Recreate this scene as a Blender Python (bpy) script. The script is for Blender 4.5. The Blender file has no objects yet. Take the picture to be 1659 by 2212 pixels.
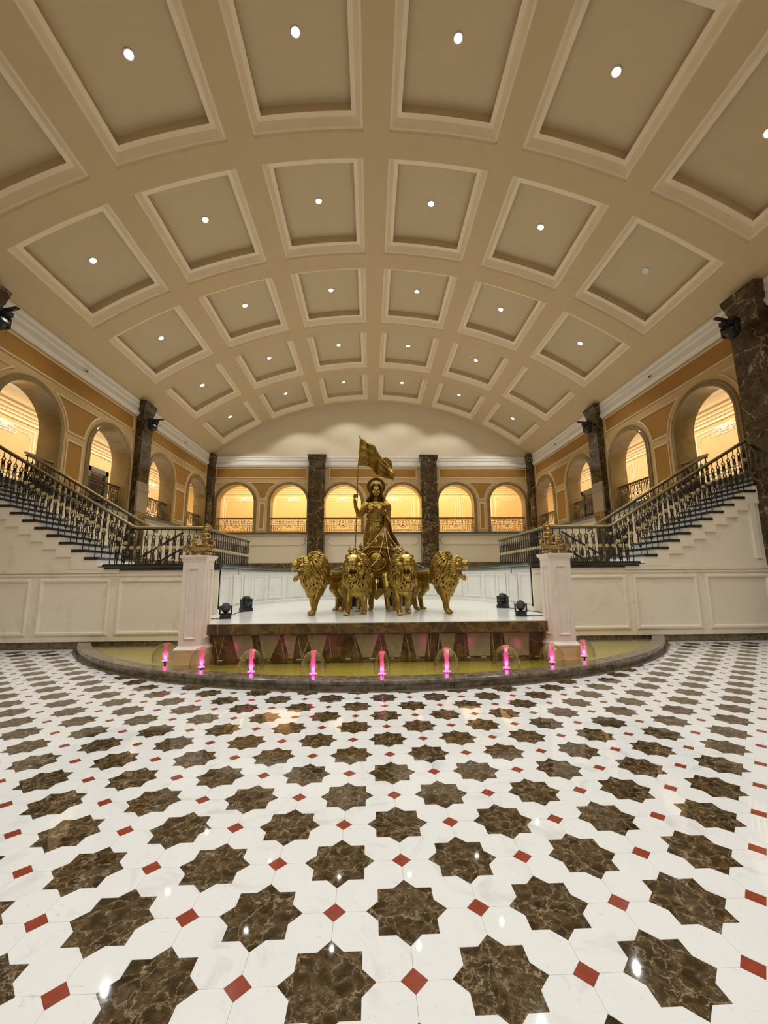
import bpy, bmesh, math, random
from mathutils import Vector, Matrix
from math import sin, cos, pi, radians, hypot, sqrt, atan2

C = bpy.context.scene.collection
SC = bpy.context.scene
random.seed(7)

# ------------------------------------------------------------------ camera
CAM = bpy.data.cameras.new('camera')
CAM.sensor_fit = 'HORIZONTAL'; CAM.sensor_width = 36.0
CAM.lens = 36.0 * 874.29 / 1659.0
CAM.clip_start = 0.05; CAM.clip_end = 100
cam = bpy.data.objects.new('camera', CAM); C.objects.link(cam)
yaw, pitch, roll = 0.0342429, 0.1590041, -0.0073094
fw = Vector((sin(yaw)*cos(pitch), cos(yaw)*cos(pitch), sin(pitch)))
r0 = Vector((cos(yaw), -sin(yaw), 0)); d0 = fw.cross(r0)
rt = r0*cos(roll) - d0*sin(roll); dn = r0*sin(roll) + d0*cos(roll)
cam.matrix_world = Matrix(((rt.x, -dn.x, -fw.x, -0.152), (rt.y, -dn.y, -fw.y, 0.0), (rt.z, -dn.z, -fw.z, 1.4), (0, 0, 0, 1)))
SC.camera = cam

# ------------------------------------------------------------------ world, exposure
W = bpy.data.worlds.new('world'); SC.world = W; W.use_nodes = True
W.node_tree.nodes['Background'].inputs[0].default_value = (1.0, 0.85, 0.65, 1)
W.node_tree.nodes['Background'].inputs[1].default_value = 0.05
SC.view_settings.view_transform = 'Standard'; SC.view_settings.look = 'None'
SC.view_settings.gamma = 1.0; SC.view_settings.use_curve_mapping = False
SC.view_settings.exposure = 0.0
DOWN_W = 215.0        # each ceiling downlight (W)
GAL_W = 74.0          # each gallery corridor lamp
LIGHT_COL = (0.97, 1.0, 0.97)
GAL_COL = (1.0, 0.79, 0.52)

def area(name, loc, sx, sy, w, col, rot=(0, 0, 0)):
    l = bpy.data.lights.new(name, 'AREA'); l.shape = 'RECTANGLE'; l.size = sx; l.size_y = sy
    l.energy = w; l.color = col
    o = bpy.data.objects.new(name, l); C.objects.link(o); o.location = loc; o.rotation_euler = rot
    return o
# cove lamps of the gallery corridors, behind the wall above the arches
for k in range(6):
    area('gallery_lamp', (-7.4+k*2.96, 22.70, 7.05), 2.0, 0.25, GAL_W, GAL_COL)
for s in (-1, 1):
    for y in (9.6, 11.6, 13.6, 15.6, 17.6, 19.6, 21.6):
        area('gallery_lamp', (s*9.66, y, 7.08), 0.25, 1.3, GAL_W*0.50, (1.0, 0.92, 0.80))

# ------------------------------------------------------------------ materials
MT = {}
def newmat(n):
    m = bpy.data.materials.new(n); m.use_nodes = True; MT[n] = m
    nt = m.node_tree; b = nt.nodes['Principled BSDF']; return m, nt, b
def N(nt, t, **kw):
    n = nt.nodes.new(t)
    for k, v in kw.items():
        if k.startswith('i_'):
            key = k[2:]; key = int(key) if key.isdigit() else key.replace('_', ' ')
            n.inputs[key].default_value = v
        else: setattr(n, k, v)
    return n
def L(nt, a, b): nt.links.new(a, b)
def coords(nt, scale=1.0, rnd=True):
    g = N(nt, 'ShaderNodeNewGeometry'); v = g.outputs['Position']
    if rnd:
        oi = N(nt, 'ShaderNodeObjectInfo')
        mu = N(nt, 'ShaderNodeMath', operation='MULTIPLY', i_1=37.0); L(nt, oi.outputs['Random'], mu.inputs[0])
        ad = N(nt, 'ShaderNodeVectorMath', operation='ADD'); L(nt, v, ad.inputs[0]); L(nt, mu.outputs[0], ad.inputs[1]); v = ad.outputs[0]
    sc = N(nt, 'ShaderNodeVectorMath', operation='SCALE', i_Scale=scale); L(nt, v, sc.inputs[0])
    return sc.outputs[0]
def ramp(nt, src, stops):
    r = N(nt, 'ShaderNodeValToRGB'); e = r.color_ramp.elements
    while len(e) < len(stops): e.new(0.5)
    for q, (p, c) in zip(e, stops): q.position = p; q.color = (c[0], c[1], c[2], 1)
    L(nt, src, r.inputs[0]); return r.outputs[0]
def mix(nt, fac, a, b, mode='MIX'):
    m = N(nt, 'ShaderNodeMix', data_type='RGBA', blend_type=mode)
    if isinstance(fac, float): m.inputs[0].default_value = fac
    else: L(nt, fac, m.inputs[0])
    for k, v in ((6, a), (7, b)):
        if isinstance(v, tuple): m.inputs[k].default_value = (v[0], v[1], v[2], 1)
        else: L(nt, v, m.inputs[k])
    return m.outputs[2]
def bump(nt, b, src, st=0.2, dist=0.01):
    bp = N(nt, 'ShaderNodeBump', i_Strength=st, i_Distance=dist); L(nt, src, bp.inputs['Height']); L(nt, bp.outputs[0], b.inputs['Normal'])
def paint(n, col, rough=0.6, var=0.06, sc=3.0):
    m, nt, b = newmat(n); v = coords(nt, sc, False)
    no = N(nt, 'ShaderNodeTexNoise', i_Scale=1.0, i_Detail=5.0, i_Roughness=0.6); L(nt, v, no.inputs['Vector'])
    L(nt, ramp(nt, no.outputs[0], [(0.3, tuple(c*(1-var) for c in col)), (0.7, tuple(min(1, c*(1+var)) for c in col))]), b.inputs['Base Color'])
    b.inputs['Roughness'].default_value = rough
    bump(nt, b, no.outputs[0], 0.05, 0.01)
    return m
def metal(n, col, rough, var=0.25, sc=18, met=1.0):
    m, nt, b = newmat(n); v = coords(nt, sc, False)
    no = N(nt, 'ShaderNodeTexNoise', i_Scale=1.0, i_Detail=4.0); L(nt, v, no.inputs['Vector'])
    L(nt, ramp(nt, no.outputs[0], [(0.3, tuple(c*(1-var) for c in col)), (0.7, tuple(min(1, c*(1+var)) for c in col))]), b.inputs['Base Color'])
    b.inputs['Roughness'].default_value = rough; b.inputs['Metallic'].default_value = met
    bump(nt, b, no.outputs[0], 0.15, 0.004)
    return m
def marble_light(n, base, vein, rough=0.12, sc=1.6, lo=0.56, hi=0.74, rnd=True):
    m, nt, b = newmat(n); v = coords(nt, sc, rnd)
    wv = N(nt, 'ShaderNodeTexNoise', i_Scale=1.5, i_Detail=8.0, i_Roughness=0.62, i_Distortion=1.2); L(nt, v, wv.inputs['Vector'])
    n2 = N(nt, 'ShaderNodeTexNoise', i_Scale=7.0, i_Detail=6.0, i_Roughness=0.7, i_Distortion=2.0); L(nt, v, n2.inputs['Vector'])
    a = ramp(nt, wv.outputs[0], [(lo, (0, 0, 0)), (hi, (1, 1, 1))])
    c = ramp(nt, n2.outputs[0], [(0.61, (0, 0, 0)), (0.70, (1, 1, 1))])
    f = mix(nt, 0.55, a, c)
    L(nt, mix(nt, f, base, vein), b.inputs['Base Color'])
    b.inputs['Roughness'].default_value = rough
    return m
def marble_dark(n, dark, mid, light, rough=0.10, sc=9.0, vw=0.05, dens=0.5, big=0.5):
    m, nt, b = newmat(n); v = coords(nt, sc, True)
    dz = N(nt, 'ShaderNodeTexNoise', i_Scale=1.1, i_Detail=6.0, i_Roughness=0.6); L(nt, v, dz.inputs['Vector'])
    dm = N(nt, 'ShaderNodeVectorMath', operation='MULTIPLY_ADD'); L(nt, dz.outputs[1], dm.inputs[0]); dm.inputs[1].default_value = (1.9, 1.9, 1.9); L(nt, v, dm.inputs[2])
    vo = N(nt, 'ShaderNodeTexVoronoi', feature='DISTANCE_TO_EDGE', i_Scale=1.0); L(nt, dm.outputs[0], vo.inputs['Vector'])
    vf = N(nt, 'ShaderNodeTexVoronoi', feature='DISTANCE_TO_EDGE', i_Scale=2.3); L(nt, dm.outputs[0], vf.inputs['Vector'])
    v2 = N(nt, 'ShaderNodeTexVoronoi', feature='DISTANCE_TO_EDGE', i_Scale=0.24); L(nt, dm.outputs[0], v2.inputs['Vector'])
    no = N(nt, 'ShaderNodeTexNoise', i_Scale=0.7, i_Detail=9.0, i_Roughness=0.7, i_Distortion=0.6); L(nt, v, no.inputs['Vector'])
    n3 = N(nt, 'ShaderNodeTexNoise', i_Scale=1.7, i_Detail=5.0, i_Roughness=0.6); L(nt, dm.outputs[0], n3.inputs['Vector'])
    base = ramp(nt, no.outputs[0], [(0.34, dark), (0.66, mid)])
    halo = ramp(nt, vo.outputs[0], [(0.0, (1, 1, 1)), (vw*3.5, (0, 0, 0))])      # brown web round the dark clasts
    c0 = mix(nt, halo, base, tuple(x*1.25 for x in mid))
    vein = ramp(nt, vo.outputs[0], [(0.0, (0.9, 0.9, 0.9)), (vw, (0, 0, 0))]); msk = ramp(nt, n3.outputs[0], [(dens, (0, 0, 0)), (dens+.14, (1, 1, 1))])
    vm = N(nt, 'ShaderNodeMath', operation='MULTIPLY'); L(nt, vein, vm.inputs[0]); L(nt, msk, vm.inputs[1])
    fine = ramp(nt, vf.outputs[0], [(0.0, (0.5, 0.5, 0.5)), (vw, (0, 0, 0))]); fm = N(nt, 'ShaderNodeMath', operation='MULTIPLY'); L(nt, fine, fm.inputs[0]); L(nt, ramp(nt, no.outputs[0], [(.5, (0, 0, 0)), (.62, (1, 1, 1))]), fm.inputs[1])
    c1 = mix(nt, fm.outputs[0], mix(nt, vm.outputs[0], c0, light), light)
    bg = ramp(nt, v2.outputs[0], [(0.0, (big, big, big)), (0.010, (0, 0, 0))])
    L(nt, mix(nt, bg, c1, light), b.inputs['Base Color'])
    b.inputs['Roughness'].default_value = rough
    return m
def plain(n, col, rough=0.5, met=0.0, emit=None, es=0):
    m, nt, b = newmat(n); b.inputs['Base Color'].default_value = (*col, 1); b.inputs['Roughness'].default_value = rough; b.inputs['Metallic'].default_value = met
    if emit: b.inputs['Emission Color'].default_value = (*emit, 1); b.inputs['Emission Strength'].default_value = es
    return m
marble_light('floor_white', (0.76, 0.765, 0.765), (0.42, 0.42, 0.41), 0.035, 2.2)
marble_light('wall_white', (0.92, 0.86, 0.74), (0.60, 0.54, 0.43), 0.25, 1.1, rnd=False)
marble_light('stage_white', (0.84, 0.83, 0.79), (0.62, 0.61, 0.57), 0.15, 1.0, rnd=False)
marble_light('arch_marble', (0.25, 0.165, 0.062), (0.13, 0.085, 0.03), 0.16, 2.2, 0.42, 0.66, rnd=True)
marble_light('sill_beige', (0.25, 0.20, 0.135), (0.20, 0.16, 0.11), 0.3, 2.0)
marble_dark('star_brown', (0.014, 0.008, 0.003), (0.070, 0.045, 0.021), (0.36, 0.28, 0.19), 0.035, 14.0, 0.06, 0.47, 0.7)
marble_dark('pillar_brown', (0.020, 0.012, 0.005), (0.070, 0.043, 0.017), (0.50, 0.42, 0.30), 0.10, 3.6, 0.035, 0.60, 0.75)
marble_dark('curb_brown', (0.075, 0.060, 0.042), (0.17, 0.135, 0.095), (0.34, 0.28, 0.20), 0.18, 6.0, 0.05, 0.5, 0.4)
marble_dark('gold_brown', (0.035, 0.022, 0.006), (0.125, 0.080, 0.022), (0.36, 0.27, 0.12), 0.26, 3.2, 0.04, 0.55, 0.4)
paint('red_tile', (0.26, 0.045, 0.022), 0.12, 0.15, 20)
paint('ceiling_beam', (0.59, 0.45, 0.262), 0.75, 0.02)
paint('ceiling_ledge', (0.84, 0.70, 0.50), 0.75, 0.02)
paint('ceiling_panel', (0.60, 0.48, 0.30), 0.75, 0.02)
paint('frieze', (0.78, 0.74, 0.66), 0.6, 0.02)
paint('lunette', (0.74, 0.63, 0.46), 0.7, 0.02)
paint('wall_tan', (0.52, 0.35, 0.155), 0.6, 0.04)
paint('wall_ochre', (0.34, 0.165, 0.026), 0.55, 0.06)
paint('wall_cream', (0.66, 0.56, 0.40), 0.6, 0.03)
paint('moulding', (0.68, 0.51, 0.29), 0.45, 0.03)
paint('moulding_olive', (0.48, 0.42, 0.27), 0.45, 0.03)
paint('gal_wall', (0.80, 0.58, 0.27), 0.6, 0.03)
paint('gal_trim', (0.92, 0.84, 0.64), 0.5, 0.03)
paint('gal_white', (0.88, 0.86, 0.82), 0.6, 0.02)
paint('grout', (0.55, 0.54, 0.50), 0.7, 0.1, 30)
paint('pedestal_marble', (0.82, 0.74, 0.66), 0.3, 0.05, 5)
paint('pedestal_base', (0.62, 0.47, 0.26), 0.35, 0.08, 5)
metal('bronze', (0.33, 0.22, 0.048), 0.31, 0.35, 14, 0.95)
metal('bronze_dark', (0.17, 0.095, 0.022), 0.42, 0.3, 14, 0.9)
metal('bronze_bright', (0.85, 0.66, 0.25), 0.25)
metal('copper_gold', (0.36, 0.24, 0.085), 0.40, 0.35, 40, 0.85)
metal('iron', (0.012, 0.009, 0.007), 0.42, 0.3, 30, 0.0)
metal('rosette', (0.62, 0.52, 0.24), 0.45, 0.2, 18, 0.4)
metal('rail_gold', (0.30, 0.23, 0.10), 0.30, 0.1, 8, 0.45)
metal('rail_dark', (0.10, 0.035, 0.02), 0.3, 0.2, 8, 0.2)
paint('stone_black', (0.016, 0.019, 0.017), 0.14, 0.3, 6)
paint('stone_green', (0.085, 0.10, 0.088), 0.22, 0.15, 6)
plain('black_plastic', (0.012, 0.012, 0.013), 0.35)
plain('glass_lens', (0.05, 0.06, 0.07), 0.05)
plain('door_green', (0.05, 0.065, 0.04), 0.3)
plain('door_glass', (0.01, 0.01, 0.01), 0.08)
plain('tooth', (0.75, 0.62, 0.30), 0.35, 0.7)
plain('mouth_dark', (0.06, 0.02, 0.01), 0.5)
plain('rein_gold', (0.62, 0.47, 0.27), 0.35, 0.5)
plain('downlight_lens', (1, 1, 1), 0.3, 0, (1.0, 0.97, 0.9), 45)
plain('downlight_off', (0.8, 0.76, 0.68), 0.4)
plain('led_pink', (1, 0.1, 0.5), 0.3, 0, (1.0, 0.03, 0.42), 14)
plain('camera_white', (0.7, 0.68, 0.62), 0.4)

def water_mats():
    m, nt, b = newmat('pool_water')
    out = nt.nodes['Material Output']
    tr = N(nt, 'ShaderNodeBsdfTransparent'); tr.inputs[0].default_value = (0.90, 0.86, 0.52, 1)
    gl = N(nt, 'ShaderNodeBsdfGlossy', i_Roughness=0.04); gl.inputs[0].default_value = (1, 1, 1, 1)
    v = coords(nt, 9.0, False); no = N(nt, 'ShaderNodeTexNoise', i_Scale=1.0, i_Detail=4.0); L(nt, v, no.inputs['Vector'])
    bp = N(nt, 'ShaderNodeBump', i_Strength=0.35, i_Distance=0.02); L(nt, no.outputs[0], bp.inputs['Height']); L(nt, bp.outputs[0], gl.inputs['Normal'])
    fr = N(nt, 'ShaderNodeFresnel', i_IOR=1.36); L(nt, bp.outputs[0], fr.inputs['Normal'])
    mx = N(nt, 'ShaderNodeMixShader'); L(nt, fr.outputs[0], mx.inputs[0]); L(nt, tr.outputs[0], mx.inputs[1]); L(nt, gl.outputs[0], mx.inputs[2]); L(nt, mx.outputs[0], out.inputs[0])
    m, nt, b = newmat('water_film')
    out = nt.nodes['Material Output']
    tr = N(nt, 'ShaderNodeBsdfTransparent'); tr.inputs[0].default_value = (0.93, 0.93, 0.88, 1)
    gl = N(nt, 'ShaderNodeBsdfGlossy', i_Roughness=0.05)
    lw = N(nt, 'ShaderNodeLayerWeight', i_Blend=0.32)
    pw = N(nt, 'ShaderNodeMath', operation='MULTIPLY', i_1=0.95); L(nt, lw.outputs['Facing'], pw.inputs[0])
    mx = N(nt, 'ShaderNodeMixShader'); L(nt, pw.outputs[0], mx.inputs[0]); L(nt, tr.outputs[0], mx.inputs[1]); L(nt, gl.outputs[0], mx.inputs[2]); L(nt, mx.outputs[0], out.inputs[0])
    m, nt, b = newmat('wet_sheen_sheet'); out = nt.nodes['Material Output']
    tr = N(nt, 'ShaderNodeBsdfTransparent'); df = N(nt, 'ShaderNodeBsdfDiffuse'); df.inputs[0].default_value = (0.55, 0.48, 0.26, 1); gl = N(nt, 'ShaderNodeBsdfGlossy', i_Roughness=0.2)  # tan diffuse share paints the pale wet sheen into the water
    m1 = N(nt, 'ShaderNodeMixShader', i_0=0.24); L(nt, tr.outputs[0], m1.inputs[1]); L(nt, df.outputs[0], m1.inputs[2]); m2 = N(nt, 'ShaderNodeMixShader', i_0=0.05); L(nt, m1.outputs[0], m2.inputs[1]); L(nt, gl.outputs[0], m2.inputs[2]); L(nt, m2.outputs[0], out.inputs[0])
    m, nt, b = newmat('water_stream')
    b.inputs['Base Color'].default_value = (0.80, 0.76, 0.62, 1); b.inputs['Roughness'].default_value = 0.12
    b.inputs['Transmission Weight'].default_value = 0.55; b.inputs['IOR'].default_value = 1.2
    m, nt, b = newmat('water_jet')
    out = nt.nodes['Material Output']
    t1 = N(nt, 'ShaderNodeBsdfTranslucent'); t1.inputs[0].default_value = (1, 0.55, 0.66, 1)  # pink of the LED light is put into the water colour
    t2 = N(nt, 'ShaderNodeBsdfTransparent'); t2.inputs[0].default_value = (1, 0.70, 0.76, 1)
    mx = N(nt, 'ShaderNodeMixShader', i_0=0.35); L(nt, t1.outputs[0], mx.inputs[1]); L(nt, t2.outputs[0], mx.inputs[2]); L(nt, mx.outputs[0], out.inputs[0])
water_mats()
marble_light('pool_floor', (0.50, 0.43, 0.19), (0.36, 0.29, 0.10), 0.4, 1.5)

# ------------------------------------------------------------------ mesh helpers
class B:
    def __init__(s): s.v = []; s.f = []
    def add(s, vs, fs):
        o = len(s.v); s.v += [tuple(p) for p in vs]; s.f += [tuple(i+o for i in f) for f in fs]; return s
    def box(s, x0, x1, y0, y1, z0, z1):
        vs = [(x0, y0, z0), (x1, y0, z0), (x1, y1, z0), (x0, y1, z0), (x0, y0, z1), (x1, y0, z1), (x1, y1, z1), (x0, y1, z1)]
        return s.add(vs, [(3, 2, 1, 0), (4, 5, 6, 7), (0, 1, 5, 4), (1, 2, 6, 5), (2, 3, 7, 6), (3, 0, 4, 7)])
    def prism(s, poly, fn, d0, d1):
        n = len(poly); vs = [fn(p[0], p[1], d0) for p in poly] + [fn(p[0], p[1], d1) for p in poly]
        return s.add(vs, [tuple(range(n))[::-1], tuple(range(n, 2*n))] + [(i, (i+1) % n, n+(i+1) % n, n+i) for i in range(n)])
    def sweep(s, path, sec, closed=False, fn=None):
        """path: 2D points; sec: (offset to the right of the path, height) profile; fn maps (x,y,h) to 3D"""
        fn = fn or (lambda x, y, h: (x, y, h)); n = len(path); m = len(sec); vs = []
        for i in range(n):
            p = Vector(path[i][:2])
            a = Vector(path[i-1][:2]) if (i or closed) else None; b = Vector(path[(i+1) % n][:2]) if (i < n-1 or closed) else None
            if a is None: d = (b-p).normalized(); nn = Vector((d.y, -d.x)); k = 1
            elif b is None: d = (p-a).normalized(); nn = Vector((d.y, -d.x)); k = 1
            else:
                d1 = (p-a).normalized(); d2 = (b-p).normalized(); n1 = Vector((d1.y, -d1.x)); n2 = Vector((d2.y, -d2.x))
                nn = (n1+n2).normalized(); k = 1/max(0.35, nn.dot(n1))
            for (o, h) in sec: q = p+nn*o*k; vs.append(fn(q.x, q.y, h))
        fs = []
        for i in range(n if closed else n-1):
            j = (i+1) % n
            for t in range(m): u = (t+1) % m; fs.append((i*m+t, i*m+u, j*m+u, j*m+t))
        if not closed: fs += [tuple(range(m))[::-1], tuple((n-1)*m+t for t in range(m))]
        return s.add(vs, fs)
    def tube(s, pts, rad, n=8, flat=1.0):
        pts = [Vector(p) for p in pts]; k = len(pts)
        if not hasattr(rad, '__len__'): rad = [rad]*k
        vs = []; up = None
        for i, p in enumerate(pts):
            d = (pts[min(i+1, k-1)]-pts[max(i-1, 0)]).normalized()
            if up is None: up = Vector((0, 0, 1)) if abs(d.z) < 0.9 else Vector((0, 1, 0))
            a = d.cross(up).normalized(); up = a.cross(d).normalized()
            for t in range(n): an = 2*pi*t/n; vs.append(p + a*cos(an)*rad[i] + up*sin(an)*rad[i]*flat)
        fs = [(i*n+t, i*n+(t+1) % n, (i+1)*n+(t+1) % n, (i+1)*n+t) for i in range(k-1) for t in range(n)]
        return s.add(vs, fs + [tuple(range(n))[::-1], tuple((k-1)*n+t for t in range(n))])
    def cap(s, pts, rad, n=12):     # tapered limb with round ends, densely sampled
        P = []; R = []
        for i in range(len(pts)-1):
            for q in range(4):
                t = q/4; P.append(Vector(pts[i]).lerp(Vector(pts[i+1]), t)); R.append(rad[i]*(1-t)+rad[i+1]*t)
        P.append(Vector(pts[-1])); R.append(rad[-1]); s.tube(P, R, n)
        for i in (0, -1): s.ell(pts[i], (rad[i],)*3)
        return s
    def ell(s, c, r, rot=None, n=10, m=7):
        M = rot or Matrix.Identity(3); c = Vector(c); vs = []; fs = []
        if not hasattr(r, '__len__'): r = (r, r, r)
        for i in range(1, m):
            th = pi*i/m
            for j in range(n): ph = 2*pi*j/n; vs.append(c + M @ Vector((r[0]*sin(th)*cos(ph), r[1]*sin(th)*sin(ph), r[2]*cos(th))))
        vs += [c+M @ Vector((0, 0, r[2])), c+M @ Vector((0, 0, -r[2]))]; T = (m-1)*n
        for i in range(m-2):
            for j in range(n): fs.append((i*n+j, (i+1)*n+j, (i+1)*n+(j+1) % n, i*n+(j+1) % n))
        for j in range(n): fs.append((T, j, (j+1) % n)); fs.append((T+1, (m-2)*n+(j+1) % n, (m-2)*n+j))
        return s.add(vs, fs)
    def lathe(s, prof, c=(0, 0, 0), n=16, axis='z'):
        vs = []; k = len(prof)
        for (r, h) in prof:
            for j in range(n):
                a = 2*pi*j/n; x, y = r*cos(a), r*sin(a)
                vs.append((c[0]+x, c[1]+y, c[2]+h) if axis == 'z' else (c[0]+x, c[1]+h, c[2]+y) if axis == 'y' else (c[0]+h, c[1]+x, c[2]+y))
        fs = [(i*n+j, i*n+(j+1) % n, (i+1)*n+(j+1) % n, (i+1)*n+j) for i in range(k-1) for j in range(n)]
        return s.add(vs, fs + [tuple(range(n))[::-1], tuple((k-1)*n+j for j in range(n))])
    def mesh(s, name, mat, smooth=False, fix=True):
        me = bpy.data.meshes.new(name); me.from_pydata(s.v, [], s.f)
        if fix:
            bm = bmesh.new(); bm.from_mesh(me); bmesh.ops.recalc_face_normals(bm, faces=bm.faces); bm.to_mesh(me); bm.free()
        if mat: me.materials.append(MT[mat])
        if smooth: me.shade_smooth()
        return me
def link(name, me, parent=None, loc=None, rot=None, label=None, world=True, kind=None):
    o = bpy.data.objects.new(name, me); C.objects.link(o)
    if parent:
        o.parent = parent
        if world and loc is None:
            b = WM(parent)
            o.matrix_parent_inverse = b.inverted()
    if loc is not None: o.location = loc
    if rot is not None: o.rotation_euler = rot
    if label: o['label'] = label
    if kind: o['kind'] = kind
    return o
def WM(o):
    m = o.matrix_basis.copy()
    if o.parent: m = WM(o.parent) @ o.matrix_parent_inverse @ m
    return m
def obj(name, b, mat, parent=None, smooth=False, **kw):
    return link(name, b.mesh(name, mat, smooth), parent, **kw)
def thing(name, label, cat, loc=(0, 0, 0), rotz=0, group=None):
    o = bpy.data.objects.new(name, None); C.objects.link(o); o.empty_display_size = 0.1
    o.location = loc; o.rotation_euler = (0, 0, rotz); return tag(o, label, cat, group)
def tag(o, label, cat, group=None):
    o['label'] = label; o['category'] = cat
    if group: o['group'] = group
    return o
def struct(name, b, mat, label=None, smooth=False):
    o = obj(name, b, mat, None, smooth); o['kind'] = 'structure'
    if label: o['label'] = label
    return o
def copy_tree(o, parent=None):
    c = o.copy(); C.objects.link(c); c.parent = parent
    for ch in list(o.children): copy_tree(ch, c)
    return c
def remesh(name, b, vox, mat, smooth_it=3):
    me = b.mesh(name+'_src', None); o = bpy.data.objects.new(name+'_src', me); C.objects.link(o)
    md = o.modifiers.new('r', 'REMESH'); md.mode = 'VOXEL'; md.voxel_size = vox
    if smooth_it: sm = o.modifiers.new('s', 'SMOOTH'); sm.factor = 0.5; sm.iterations = smooth_it
    dg = bpy.context.evaluated_depsgraph_get(); dg.update()
    r = bpy.data.meshes.new_from_object(o.evaluated_get(dg)); r.name = name
    r.materials.clear(); r.materials.append(MT[mat]); r.shade_smooth()
    bpy.data.objects.remove(o); bpy.data.meshes.remove(me)
    return r
def FL(u, v, d): return (-8.9+d, u, v)
def FR(u, v, d): return (8.9-d, u, v)
def FB(u, v, d): return (u, 21.9-d, v)
# ------------------------------------------------------------------ floor
PC = (0.0, 12.44)         # centre of the pool's arc
RO, RI = 7.135, 6.90
b = B(); b.box(-8.9, 8.9, -6.0, 8.95, -0.12, -0.008)
floor = struct('floor', b, 'grout', 'polished marble floor of white tiles inlaid with brown stars and red squares')
U = 0.30675; LY = 1.6588; SR = 0.56*U; SI = SR*cos(pi/4)/cos(pi/8); RR = 0.156*U; G = 0.0009
def star_poly(): return [((SR if k % 2 == 0 else SI)*cos(k*pi/8), (SR if k % 2 == 0 else SI)*sin(k*pi/8)) for k in range(16)]
def red_poly(): return [(RR, 0), (0, RR), (-RR, 0), (0, -RR)]
def white_poly(flip):       # cell [0,U]^2 centred on 0; star in the lower-left corner (or lower-right if flip)
    h = U/2; P = []
    def star(cx, cy, a0):
        out = []
        for k in range(5):
            a = a0 - k*pi/8; r = (SR if k % 2 == 0 else SI)+G; out.append((cx+r*cos(a), cy+r*sin(a)))
        return out
    c = []
    c += star(-h, -h, pi/2)                         # from (−h, −h+SR) round to (−h+SR, −h)
    c += [(h-RR-G, -h), (h, -h+RR+G)]
    c += star(h, h, 3*pi/2)
    c += [(-h+RR+G, h), (-h, h-RR-G)]
    c = [(max(-h+G*.6, min(h-G*.6, x)), max(-h+G*.6, min(h-G*.6, y))) for x, y in c]
    return [(-x, y) for x, y in c][::-1] if flip else c
Z3 = lambda x, y, h: (x, y, h)
def tile_mesh(nm, poly, mat):
    q = B(); n = len(poly); q.add([(x, y, -0.008) for x, y in poly]+[(x, y, 0.0) for x, y in poly], [tuple(range(n, 2*n))]+[(i, (i+1) % n, n+(i+1) % n, n+i) for i in range(n)])
    me = q.mesh(nm, mat, fix=False)
    bm = bmesh.new(); bm.from_mesh(me); bmesh.ops.triangulate(bm, faces=[f for f in bm.faces if len(f.verts) > 4]); bm.to_mesh(me); bm.free()
    return me
TM = {'s': tile_mesh('star_tile', star_poly(), 'star_brown'), 'r': tile_mesh('red_tile', red_poly(), 'red_tile'),
      'w': tile_mesh('white_tile', white_poly(False), 'floor_white'), 'v': tile_mesh('white_tile_turned', white_poly(True), 'floor_white')}
TP = {'s': star_poly(), 'r': red_poly(), 'w': white_poly(False), 'v': white_poly(True)}
cells = {'s': [], 'r': [], 'w': []}
def keep(x, y, r): return abs(x) < 8.9-r and y < 8.70-r*0.2 and not (hypot(x-PC[0], y-PC[1]) < RO-0.12-r*0.0 )
for i in range(-29, 30):
    for j in range(-25, 24):
        x, y = i*U, LY+j*U
        if keep(x, y, 0.0): cells['s' if (i+j) % 2 else 'r'].append((x, y, 's' if (i+j) % 2 else 'r'))
        x2, y2 = x+U/2, y+U/2
        if keep(x2, y2, 0.0): cells['w'].append((x2, y2, 'w' if (i+j) % 2 else 'v'))
def seen(x, y): return y > 0.75 and abs(x+0.152) < y*1.0+0.45
TN = {'s': 'star_tile', 'r': 'red_tile', 'w': 'white_tile'}
for k, lst in cells.items():
    vis = sorted([c for c in lst if seen(c[0], c[1])], key=lambda c: hypot(c[0]+.152, c[1])); rest = [c for c in lst if not seen(c[0], c[1])]
    for c in vis[:300]: link(TN[k], TM[c[2]], floor, loc=(c[0], c[1], 0))
    for nm, grp in ((TN[k]+'s_beyond', vis[300:]), (TN[k]+'s_behind', rest)):
        q = B()
        for x, y, t in grp:
            P = TP[t]; n = len(P)
            q.add([(x+p, y+r, -0.004) for p, r in P]+[(x+p, y+r, 0.0) for p, r in P], [tuple(range(n, 2*n))]+[(i, (i+1) % n, n+(i+1) % n, n+i) for i in range(n)])
        if grp:
            me = q.mesh(nm, {'s': 'star_brown', 'r': 'red_tile', 'w': 'floor_white'}[k], fix=False)
            bm = bmesh.new(); bm.from_mesh(me); bmesh.ops.triangulate(bm, faces=[f for f in bm.faces if len(f.verts) > 4]); bm.to_mesh(me); bm.free()
            link(nm, me, floor, kind='stuff')

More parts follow.
